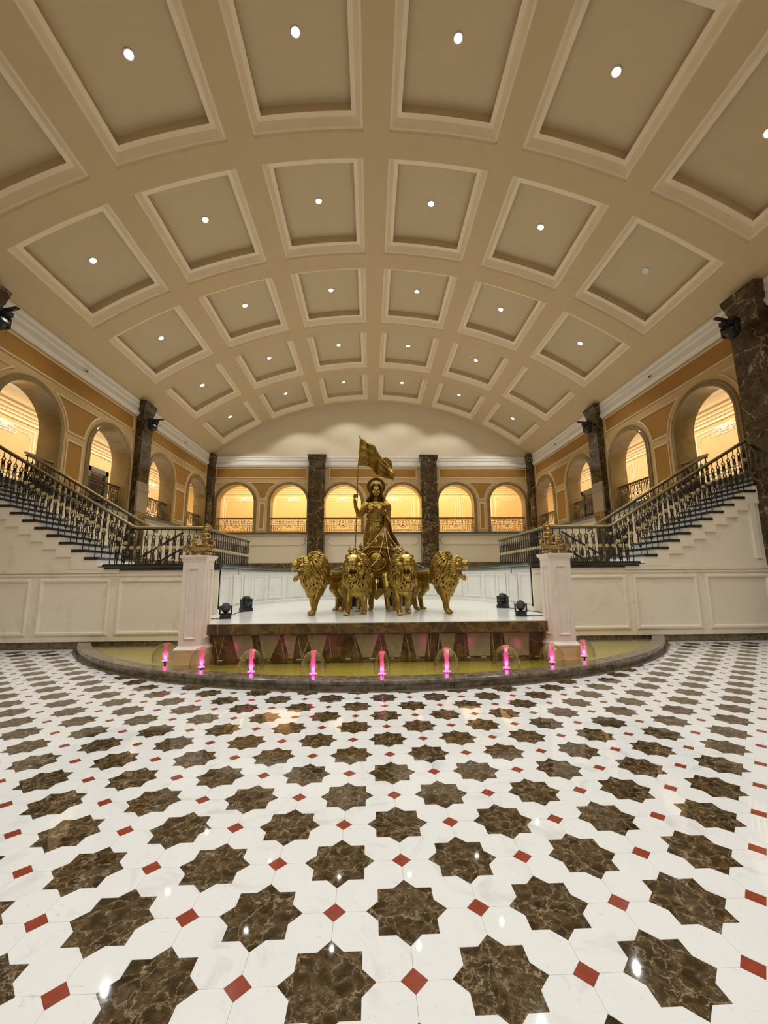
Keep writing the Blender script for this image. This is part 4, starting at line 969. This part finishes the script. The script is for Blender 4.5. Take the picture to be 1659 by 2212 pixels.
q = B(); q.tube([(*shell(-1+2*i/36, ztop(-1+2*i/36)), ztop(-1+2*i/36)) for i in range(37)], .022, 8); obj('rim', q, 'bronze', ch, True)
for k in range(11):
    a = -.95+1.9*k/10; z = ztop(a); x, y = shell(a, z); big = 1.9 if k == 5 else 1.3
    q = B(); q.lathe([(.022*big, 0), (.012*big, .02*big), (.028*big, .035*big), (.034*big, .05*big), (.024*big, .075*big), (.008*big, .085*big), (.014*big, .095*big), (.002, .115*big)], (x, y+.02, z+.01), 10); q.ell((x-.03*big, y+.02, z+.05), (.012, .01, .02)); q.ell((x+.03*big, y+.02, z+.05), (.012, .01, .02)); obj('finial', q, 'bronze', ch, True)
q = B()      # sun face relief
fc = (-.02, 9.37, 1.765)
q.tube([(fc[0]+.215*cos(a), fc[1]-.03, fc[2]+.225*sin(a)) for a in [2*pi*k/32 for k in range(33)]], .020, 8)
q.tube([(fc[0]+.262*cos(a), fc[1]-.0, fc[2]+.26*sin(a)) for a in [pi*k/20 for k in range(21)]], .016, 8)
q.ell(fc, (.175, .085, .205), None, 20, 16)
for s in (-1, 1):
    q.tube([(fc[0]+s*.025, fc[1]-.088, fc[2]+.055), (fc[0]+s*.07, fc[1]-.085, fc[2]+.085), (fc[0]+s*.12, fc[1]-.062, fc[2]+.06)], [.009, .012, .006], 6)
    q.ell((fc[0]+s*.065, fc[1]-.078, fc[2]+.03), (.036, .018, .016)); q.tube([(fc[0]+s*.03, fc[1]-.092, fc[2]+.022), (fc[0]+s*.065, fc[1]-.096, fc[2]+.012), (fc[0]+s*.10, fc[1]-.08, fc[2]+.022)], .006, 5)
    q.ell((fc[0]+s*.02, fc[1]-.098, fc[2]-.055), (.016, .014, .012)); q.ell((fc[0]+s*.175, fc[1]-.01, fc[2]-.0), (.03, .03, .06))
q.cap([(fc[0], fc[1]-.088, fc[2]+.05), (fc[0], fc[1]-.112, fc[2]-.045)], [.012, .02], 8)
q.ell((fc[0], fc[1]-.088, fc[2]-.095), (.046, .014, .011)); q.ell((fc[0], fc[1]-.084, fc[2]-.118), (.036, .016, .012)); q.ell((fc[0], fc[1]-.05, fc[2]-.17), (.05, .035, .03))
link('face_relief', remesh('face_relief', q, .006, 'bronze', 1), ch)
for z0, z1, e, mt in ((1.485, 1.515, .05, 'bronze'), (1.415, 1.485, .02, 'bronze_dark'), (1.385, 1.415, .045, 'bronze')):
    q = B(); P = [shell(-1+2*i/24, 1.5) for i in range(25)]; P = [(x*(1+e*.6), y-e) for x, y in P]+[(.58, 10.35), (-.62, 10.35)]
    q.prism(P, lambda u, v, d: (u, v, d), z0, z1); obj('ledge', q, mt, ch)
q = B(); q.prism([(-.40, 9.55), (.36, 9.55), (.50, 10.3), (-.54, 10.3)], lambda u, v, d: (u, v, d), 1.12, 1.385); obj('lower_box', q, 'bronze_dark', ch)
q = B(); q.prism([(-.28, 1.19), (-.02, .98), (.24, 1.19), (.24, 1.12), (-.02, .88), (-.28, 1.12)], lambda u, v, d: (u, d, v), 9.28, 9.36); q.prism([(-.26, 1.14), (.22, 1.14), (-.02, .90)], lambda u, v, d: (u, d, v), 9.32, 9.60); obj('pole_bracket', q, 'bronze', ch)
q = B(); q.cap([(-.02, 9.34, 1.33), (-.02, 9.29, 1.22), (-.01, 9.30, 1.10), (.0, 9.30, 1.02)], [.042, .036, .024, .012], 8); q.ell((-.055, 9.32, 1.30), (.02, .03, .04)); q.ell((.025, 9.32, 1.30), (.02, .03, .04)); obj('pole_head', q, 'bronze_bright', ch, True)
for s in (-1, 1):
    w = B(); cx = -.02+s*.60
    w.tube([(cx, 10.0+.40*cos(a), SZ+.42+.40*sin(a)) for a in [2*pi*k/36 for k in range(37)]], .022, 8)
    w.lathe([(.05, -.04), (.05, .04)], (cx, 10.0, SZ+.42), 14, 'x')
    wh = obj('wheel', w, 'bronze_dark', ch, True)
    for k in range(8): a = pi*k/4; w = B(); w.tube([(cx, 10.0+.04*cos(a), SZ+.42+.04*sin(a)), (cx, 10.0+.39*cos(a), SZ+.42+.39*sin(a))], [.016, .011], 6); obj('spoke', w, 'bronze', wh, True)
q = B(); q.tube([(-.62, 10.0, SZ+.42), (.58, 10.0, SZ+.42)], .03, 8); obj('axle', q, 'bronze_dark', ch, True)
q = B(); q.box(-.50, .46, 9.60, 10.4, 1.36, 1.46); obj('chariot_floor', q, 'bronze_dark', ch)

# ------------------------------------------------------------------ goddess statue (a large standing bronze woman)
gy = 9.85
gd = thing('woman_statue', 'tall golden statue of a robed woman with scalloped halo standing in the chariot', 'statue', (-.05, gy, 1.46))
q = B()
q.cap([(-.03, gy, 2.10), (-.04, gy, 2.50), (-.05, gy, 2.72)], [.20, .20, .15], 14)
q.ell((-.04, gy, 2.50), (.235, .16, .20), None, 16, 12); q.ell((-.05, gy, 2.78), (.185, .13, .16), None, 16, 12)
q.ell((-.03, gy, 3.02), (.235, .145, .20), None, 16, 12); q.ell((-.02, gy+.01, 3.17), (.25, .105, .085), None, 16, 12)
for s in (-1, 1): q.ell((-.03+s*.105, gy-.105, 3.02), (.085, .07, .08), None, 12, 10)
q.cap([(-.02, gy, 3.20), (-.015, gy-.01, 3.36)], [.075, .062], 12)
# head, bowed a little
hc = Vector((-.008, gy-.03, 3.50)); HM = Matrix.Rotation(-.16, 3, 'X')
def h_(c, r, ax=0.0, az=0.0): q.ell(hc+HM @ Vector(c), r, HM @ Matrix.Rotation(az, 3, 'Y') @ Matrix.Rotation(ax, 3, 'X'), 14, 10)
h_((0, 0, .03), (.128, .14, .165)); h_((0, -.045, -.06), (.098, .085, .115)); h_((0, -.075, -.150), (.042, .035, .030))
q.cap([tuple(hc+HM @ Vector((0, -.136, .03))), tuple(hc+HM @ Vector((0, -.165, -.045)))], [.012, .020], 8)
h_((0, -.152, -.055), (.028, .014, .012))
h_((0, -.128, -.098), (.036, .016, .010)); h_((0, -.122, -.114), (.028, .016, .010))
for s in (-1, 1):
    h_((s*.052, -.118, .012), (.032, .020, .016)); h_((s*.054, -.125, .052), (.036, .010, .006), 0, -s*.15); h_((s*.055, -.138, .003), (.030, .008, .005)); h_((s*.075, -.07, -.06), (.035, .045, .045))
# right arm (on the left in the photo) raised with the flag pole
q.cap([(-.245, gy, 3.14), (-.33, gy-.02, 2.99), (-.42, gy-.05, 2.87)], [.092, .078, .058], 12)
q.cap([(-.42, gy-.05, 2.87), (-.50, gy-.11, 3.06), (-.535, gy-.15, 3.26)], [.060, .050, .034], 12)
def hand(w, up, palm, pole, s):
    """w wrist, up direction to knuckles, palm direction towards the held rod"""
    w = Vector(w); up = Vector(up).normalized(); pl = Vector(palm).normalized(); sd = up.cross(pl).normalized()*s
    q.ell(w+up*.055, (.042, .030, .055), None, 10, 8)
    for k in range(4):
        b_ = w+up*(.075+.0)+sd*(k-1.5)*.0; base = w+up*(.035+.024*k); r = .0125
        f0 = base-pl*.012+sd*.025; f1 = base+pl*.050+sd*.040; f2 = base+pl*.078+sd*.010; f3 = base+pl*.055-sd*.020
        q.cap([tuple(f0), tuple(f1), tuple(f2), tuple(f3)], [r*1.1, r, r*.95, r*.85], 8)
    q.cap([tuple(w+up*.03-sd*.03), tuple(w+up*.07-sd*.04+pl*.03), tuple(w+up*.10-sd*.015+pl*.055)], [.016, .014, .011], 8)
hand((-.535, gy-.15, 3.285), (.05, 0, 1), (1, -.1, 0), None, -1)
# left arm bent forward, fist on the reins
q.cap([(.205, gy, 3.12), (.27, gy-.02, 2.94), (.285, gy-.06, 2.78)], [.088, .074, .056], 12)
q.cap([(.285, gy-.06, 2.78), (.255, gy-.20, 2.81), (.215, gy-.30, 2.85)], [.058, .048, .036], 12)
hand((.225, gy-.29, 2.825), (-.1, -.1, 1), (-1, -.5, 0), None, 1)
link('body', remesh('body', q, .0080, 'bronze', 4), gd)
# robe: skirt, bodice folds, sleeves
q = B(); vs = []; nr, nc = 26, 72
for i in range(nr):
    t_ = i/(nr-1); z = 2.74-(2.74-1.47)*t_
    hw = .205+.065*min(1, t_*3.2)+.03*t_; cx = -.05+.02*t_
    for j in range(nc):
        a = 2*pi*j/nc; fold = .012*sin(9*a+3.0*t_)*min(1, t_*2.5)+.010*sin(17*a-5*t_)*t_
        dr = .010*sin(14*(t_*2.2+.35*cos(a+.8)))*(1 if sin(a) < 0 else .4)
        vs.append((cx+(hw+fold+dr)*cos(a), gy+(hw*.70+fold+dr)*sin(a), z))
q.add(vs, [(i*nc+j, i*nc+(j+1) % nc, (i+1)*nc+(j+1) % nc, (i+1)*nc+j) for i in range(nr-1) for j in range(nc)]+[tuple(range(nc)), tuple((nr-1)*nc+j for j in range(nc))[::-1]])
obj('skirt', q, 'bronze', gd, True)
q = B()
def surf(x, z, o=0.0):          # front surface of the torso
    rx, ry = (.225, .145) if z > 2.86 else (.19, .135); rx += .01; t_ = max(0, 1-((x+.035)/rx)**2); b_ = .055*math.exp(-((z-3.02)/.07)**2)*(math.exp(-((x+.135)/.075)**2)+math.exp(-((x-.075)/.075)**2)); return (x, gy-ry*sqrt(t_)-b_-o, z)
for k in range(7):              # diagonal sari folds from the shoulder to the opposite hip
    x0 = .27-.028*k; x1 = .10-.055*k
    P = [surf(x0+(x1-x0)*t_+.02*sin(t_*3), 3.19-(3.19-2.78)*t_-.012*k*(1-t_), .004) for t_ in [i/10 for i in range(11)]]
    q.tube(P, [.013]*11, 6)
for k in range(3): q.tube([surf(-.10+.24*t_, 3.16-.05*sin(pi*t_)-.025*k, .006) for t_ in [i/8 for i in range(9)]], .009, 6)
q.cap([(.21, gy+.02, 3.20), (.27, gy-.01, 3.12), (.285, gy-.02, 3.02)], [.085, .098, .085], 12)
q.cap([(-.25, gy+.01, 3.17), (-.31, gy-.01, 3.06), (-.36, gy-.03, 2.97)], [.088, .097, .088], 12)
q.ell((-.03, gy+.005, 3.02), (.238, .150, .19), None, 16, 12); q.ell((-.05, gy, 2.86), (.205, .142, .12), None, 16, 12)
for s in (-1, 1): q.ell((-.03+s*.105, gy-.102, 3.02), (.09, .076, .085), None, 12, 10)
link('bodice', remesh('bodice', q, .009, 'bronze', 2), gd)
q = B()
for z in (2.735, 2.775): q.tube([(-.05+.205*cos(a), gy+.148*sin(a), z+.008*cos(a)) for a in [2*pi*k/32 for k in range(33)]], .014, 8)
obj('belt', q, 'bronze', gd, True)
q = B(); q.tube([(-.02+.085*cos(a), gy-.01+.085*sin(a)-.04, 3.225-.02*(1-sin(a))) for a in [2*pi*k/24 for k in range(25)]], .009, 6); q.tube([surf(-.10, 3.16, .008), surf(-.03, 3.09, .014), surf(.05, 3.16, .008)], .010, 6); obj('necklace', q, 'bronze_bright', gd, True)
# long hair
q = B(); q.ell(hc+Vector((0, .035, .055)), (.145, .145, .165), None, 16, 12)
random.seed(5)
for s in (-1, 1):
    for k in range(9):
        a = .25+.16*k; x0 = s*.135*sin(a)*1.0; y0 = .09*(k/8)-.035
        xe = s*(.255-.016*k) if s < 0 else s*(.215-.014*k)
        q.tube([hc+Vector((s*.06, -.05+y0, .19)), hc+Vector((s*.125, -.055+y0, .10)), hc+Vector((s*.138, -.04+y0, -.03)), hc+Vector((s*.15, -.0+y0, -.14)), Vector((xe, gy+.01+y0, 3.27-.01*k)), Vector((xe*1.03, gy+.04+y0, 3.20))], [.016, .022, .024, .024, .02, .006], 6)
for k in range(9): q.tube([hc+Vector((-.09+.0225*k, .10, .12)), hc+Vector((-.12+.03*k, .15, -.05)), hc+Vector((-.16+.04*k, .15, -.30)), hc+Vector((-.15+.038*k, .16, -.50))], [.03, .035, .03, .01], 6)
q.tube([hc+Vector((.132*sin(a), -.115*cos(a)-.005, .125)) for a in [-1.5+3*k/14 for k in range(15)]], .013, 6)
link('hair', remesh('hair', q, .009, 'bronze_dark', 1), gd)
# halo: scalloped ring
q = B(); n = 72; vs = []
for k in range(n):
    a = 2*pi*k/n; ro = .236+.007*cos(12*a*2); ri = .155
    for r, y in ((ri, 0), (ri+.02, -.018), (ro-.03, -.018), (ro, -.006), (ro, .018), (ri, .018)): vs.append((-.006+r*cos(a), gy+.075+y, 3.645+r*sin(a)))
q.add(vs, [(i*6+j, i*6+(j+1) % 6, ((i+1) % n)*6+(j+1) % 6, ((i+1) % n)*6+j) for i in range(n) for j in range(6)]); obj('halo', q, 'bronze_dark', gd, True)
q = B(); q.tube([hc+HM @ Vector((.132*cos(a), -.135*sin(a), .135+.03*sin(a))) for a in [pi*k/14 for k in range(15)]], .016, 8); q.lathe([(.0, -.02), (.022, -.01), (.022, .01), (0, .03)], tuple(hc+HM @ Vector((0, -.14, .17))), 8); obj('tiara', q, 'bronze_bright', gd, True)
# cloak hanging from the left shoulder
q = B(); vs = []; edge = [(.20, .30, 3.24), (.23, .352, 3.14), (.24, .358, 3.00), (.22, .355, 2.85), (.20, .352, 2.72), (.17, .375, 2.60), (.15, .41, 2.48), (.12, .49, 2.34), (.10, .55, 2.23), (.08, .60, 2.13)]
nc = 16
for i, (xi, xo, z) in enumerate(edge):
    t_ = i/(len(edge)-1)
    for j in range(nc):
        u = j/(nc-1); x = xi-.30+(xo-xi+.30)*u; y = gy+.06+.10*t_+.09*sin(pi*u*.9)*(1-.3*t_)-.09*u*(1-t_)+.022*sin(u*15+t_*2)*t_
        zz = z+(.02*sin(u*15)*t_ if i == len(edge)-1 else 0)-.07*(1-u)*t_; vs.append((x, y, zz))
m = len(vs); vs += [(x, y+.018, z) for x, y, z in vs]; R_ = len(edge)
q.v = vs
for i in range(R_-1):
    for j in range(nc-1):
        a = i*nc+j; q.f += [(a, a+1, a+nc+1, a+nc), (m+a, m+a+nc, m+a+nc+1, m+a+1)]
    for j in (0, nc-1): a = i*nc+j; q.f.append((a, a+nc, m+a+nc, m+a))
for i in (0, R_-1):
    for j in range(nc-1): a = i*nc+j; q.f.append((a, m+a, m+a+1, a+1))
obj('cloak', q, 'bronze', gd, True)
# flag on its pole
fl = thing('flag', 'golden flag on a slender pole held up by the woman statue', 'flag', (-.52, gy-.18, 1.47))
q = B(); q.tube([(-.53, gy-.19, 1.48), (-.497, gy-.21, 2.5), (-.468, gy-.225, 3.40), (-.45, gy-.19, 4.11), (-.410, gy-.15, 4.86)], .0115, 8); q.ell((-.409, gy-.15, 4.875), .02); obj('pole', q, 'bronze', fl, True)
top = [(-.41, 4.844), (-.297, 4.823), (-.238, 4.731), (-.159, 4.68), (-.06, 4.629), (.018, 4.516), (.136, 4.343), (.233, 4.221), (.33, 4.08), (.456, 3.909)]
bot = [(-.453, 4.114), (-.30, 4.109), (-.17, 4.079), (-.082, 3.968), (-.014, 3.898), (.084, 3.878), (.19, 3.82), (.27, 3.79), (.35, 3.755), (.425, 3.728)]
def cr(P, t):
    n = len(P)-1; i = min(int(t*n), n-1); f = t*n-i; g = lambda k: Vector(P[max(0, min(n, k))]); a, b_, c, d = g(i-1), g(i), g(i+1), g(i+2)
    return .5*((2*b_)+(c-a)*f+(2*a-5*b_+4*c-d)*f*f+(3*b_-a-3*c+d)*f**3)
q = B(); NU, NV = 48, 18; vs = []
for i in range(NU+1):
    u = i/NU
    for j in range(NV+1):
        v = j/NV; p = cr(top, u)*(1-v)+cr(bot, u)*v
        y = gy-.15+.085*sin(u*11.5+v*1.2)*min(1, u*5)+.02*sin(u*23+v*3)
        y -= .006 if (abs(v-.36) < .03 or abs(v-.68) < .03) else 0
        vs.append((p.x, y, p.y))
m = len(vs); vs += [(x, y+.012, z) for x, y, z in vs]; q.v = vs
for i in range(NU):
    for j in range(NV): a = i*(NV+1)+j; c = a+NV+1; q.f += [(a, c, c+1, a+1), (m+a, m+a+1, m+c+1, m+c)]
    for j in (0, NV): a = i*(NV+1)+j; c = a+NV+1; q.f.append((a, m+a, m+c, c))
for i in (0, NU):
    for j in range(NV): a = i*(NV+1)+j; q.f.append((a, a+1, m+a+1, m+a))
obj('flag_cloth', q, 'bronze', fl, True)
q = B(); P = [(.02, 4.50), (.155, 4.353), (.264, 4.384), (.382, 4.303), (.41, 4.181), (.399, 4.08), (.33, 4.08), (.2, 4.25)]
q.prism(P, lambda u, v, d: (u, gy+.0+d+.25*(u-.2), v), 0, .012); obj('flag_fold', q, 'bronze', fl)
# reins from the fist to the lions, and the grip
gr = thing('rein_grip', 'short golden grip gathering the reins below the statue\'s hand', 'grip', (.19, gy-.36, 2.56))
q = B(); q.cap([(.205, gy-.35, 2.98), (.195, gy-.36, 2.72), (.188, gy-.36, 2.58)], [.018, .016, .024], 8); obj('grip', q, 'bronze', gr, True)
for pts, lb in (([(.185, 9.49, 2.57), (-.10, 9.30, 2.20), (-.40, 9.0, 1.90), (-.66, 8.72, 1.66), (-.98, 8.80, 1.56)], 'golden rein running to the leftmost lion'),
                ([(.187, 9.49, 2.57), (.12, 9.30, 2.15), (0.0, 9.05, 1.80), (-.18, 8.80, 1.60), (-.38, 8.52, 1.58)], 'golden rein running to the left inner lion'),
                ([(.189, 9.49, 2.57), (.23, 9.30, 2.15), (.28, 9.10, 1.80), (.36, 8.85, 1.58), (.46, 8.58, 1.56)], 'golden rein running to the right inner lion'),
                ([(.191, 9.49, 2.57), (.36, 9.30, 2.22), (.60, 9.05, 1.92), (.80, 8.80, 1.70), (1.10, 8.80, 1.56)], 'golden rein running to the rightmost lion')):
    P = [Vector(cr([tuple(p) for p in pts], t)) if False else None for t in ()]
    n = len(pts)-1; out = []
    for i in range(n):
        g = lambda k: Vector(pts[max(0, min(n, k))]); a, b_, c, d = g(i-1), g(i), g(i+1), g(i+2)
        for k in range(5): f = k/5; out.append(.5*((2*b_)+(c-a)*f+(2*a-5*b_+4*c-d)*f*f+(3*b_-a-3*c+d)*f**3))
    out.append(Vector(pts[-1])); q = B(); q.tube(out, .0065, 6); o = obj('rein', q, 'rein_gold', None, True); tag(o, lb, 'rein', 'reins of the lions')

# ------------------------------------------------------------------ carved boats with figures on the pedestals
def figure(q, x, z, h, s, hat):
    k = h/.30
    q.cap([(x, 0, z), (x, 0, z+.06*k), (x, 0, z+.15*k)], [.052*k, .045*k, .036*k], 10); q.ell((x, 0, z+.165*k), (.048*k, .03*k, .022*k))
    q.ell((x, -.008, z+.215*k), (.026*k, .028*k, .034*k)); q.ell((x, -.036*k, z+.212*k), (.006, .008, .008), n=8, m=6)
    for t in (-1, 1): q.cap([(x+t*.045*k, 0, z+.165*k), (x+t*.062*k, -.012, z+.115*k), (x+t*.02*k, -.05*k, z+.10*k)], [.016*k, .014*k, .010*k], 8); q.cap([(x+t*.018*k, -.015, z+.01), (x+t*.03*k, -.06*k, z+.02*k)], [.024*k, .016*k], 8)
    if hat == 'turban':
        for i in range(4): q.ell((x, 0, z+.245*k+.020*i*k), (.036*k-.007*i*k, .034*k-.007*i*k, .013*k))
        q.ell((x, 0, z+.33*k), (.006, .006, .016), n=8, m=6)
    else:
        q.ell((x, .01, z+.255*k), (.034*k, .034*k, .026*k)); q.ell((x, .01, z+.29*k), (.018*k, .018*k, .022*k))
        q.tube([(x+.052*k*sin(a), .02, z+.235*k+.058*k*cos(a)) for a in [-2.4+4.8*i/16 for i in range(17)]], .010*k, 6)
def boat(side, flip, label):
    t = thing('boat_figurine', label, 'figurine', (-flip*2.965, 6.80, 1.765), 0, 'golden boat figurines on the pedestals'); t.scale = (flip, 1, 1)
    # local x: outwards (away from the stage) is negative for the left one
    q = B(); vs = []; NU, NV = 26, 14
    for i in range(NU+1):
        u = -1+2*i/NU; w = .085*(1-abs(u)**2.4)+.006; zb = .062+.045*abs(u)**2.2; zt = .125+.055*abs(u)**2.5+.01*(u > 0)*u
        for j in range(NV+1):
            a = pi*j/NV; vs.append((.205*u, -w*cos(a), zt-(zt-zb)*sin(a)))
    q.add(vs, [(i*(NV+1)+j, i*(NV+1)+j+1, (i+1)*(NV+1)+j+1, (i+1)*(NV+1)+j) for i in range(NU) for j in range(NV)]+[(i*(NV+1)+NV, i*(NV+1), (i+1)*(NV+1), (i+1)*(NV+1)+NV) for i in range(NU)]); q.f += [tuple(range(NV+1)), tuple(NU*(NV+1)+j for j in range(NV+1))[::-1]]
    for y in (-.085, .085): q.tube([(.205*u, y*(1-abs(u)**2.4), .13+.055*abs(u)**2.5) for u in [-1+k/8 for k in range(17)]], .009, 6)
    q.tube([(-.19, 0, .16), (-.235, 0, .15), (-.255, 0, .11), (-.235, 0, .075), (-.205, 0, .09), (-.215, 0, .115)], [.022, .022, .02, .016, .012, .008], 8)
    q.tube([(-.235, 0, .08), (-.20, 0, .05), (-.225, 0, .01)], [.016, .014, .01], 6)
    q.tube([(.19, 0, .17), (.225, 0, .20), (.21, 0, .24), (.17, 0, .235)], [.03, .026, .018, .01], 8)
    q.tube([(.15, 0, .24), (.20, 0, .27), (.26, 0, .305)], [.02, .015, .005], 6)
    for k in range(6): q.ell((.10+.02*k, -.03+.012*(k % 2), .045-.004*k), (.022, .02, .022))
    h = remesh('hull', q, .006, 'copper_gold', 1); link('hull', h, t, loc=(0, 0, 0))
    for x in (-.13, -.06, .03, .12):
        g = B(); g.cap([(x, 0, .075), (x+.012, -.01, .035), (x, -.02, .008)], [.018, .012, .016], 8); obj('foot', g, 'copper_gold', t, True, world=False)
    g = B(); g.tube([(-.06, 0, .03), (-.02, 0, .055), (.03, 0, .03), (.08, 0, .05)], .010, 6); obj('scroll', g, 'copper_gold', t, True, world=False)
    g = B(); figure(g, -.095, .13, .24, -1, 'turban'); g.ell((-.03, .0, .165), (.05, .05, .035)); link('kneeling_figure', remesh('kneeling_figure', g, .0045, 'copper_gold', 1), t, loc=(0, 0, 0))
    g = B(); figure(g, .085, .15, .375, 1, 'crown'); g.cap([(.04, .02, .14), (.13, .02, .15)], [.05, .045], 10); link('standing_figure', remesh('standing_figure', g, .005, 'copper_gold', 1), t, loc=(0, 0, 0))
boat('left', 1.0, 'golden boat figurine with two figures on the left pedestal')
b2 = boat('right', -1, 'golden boat figurine with two figures on the right pedestal')
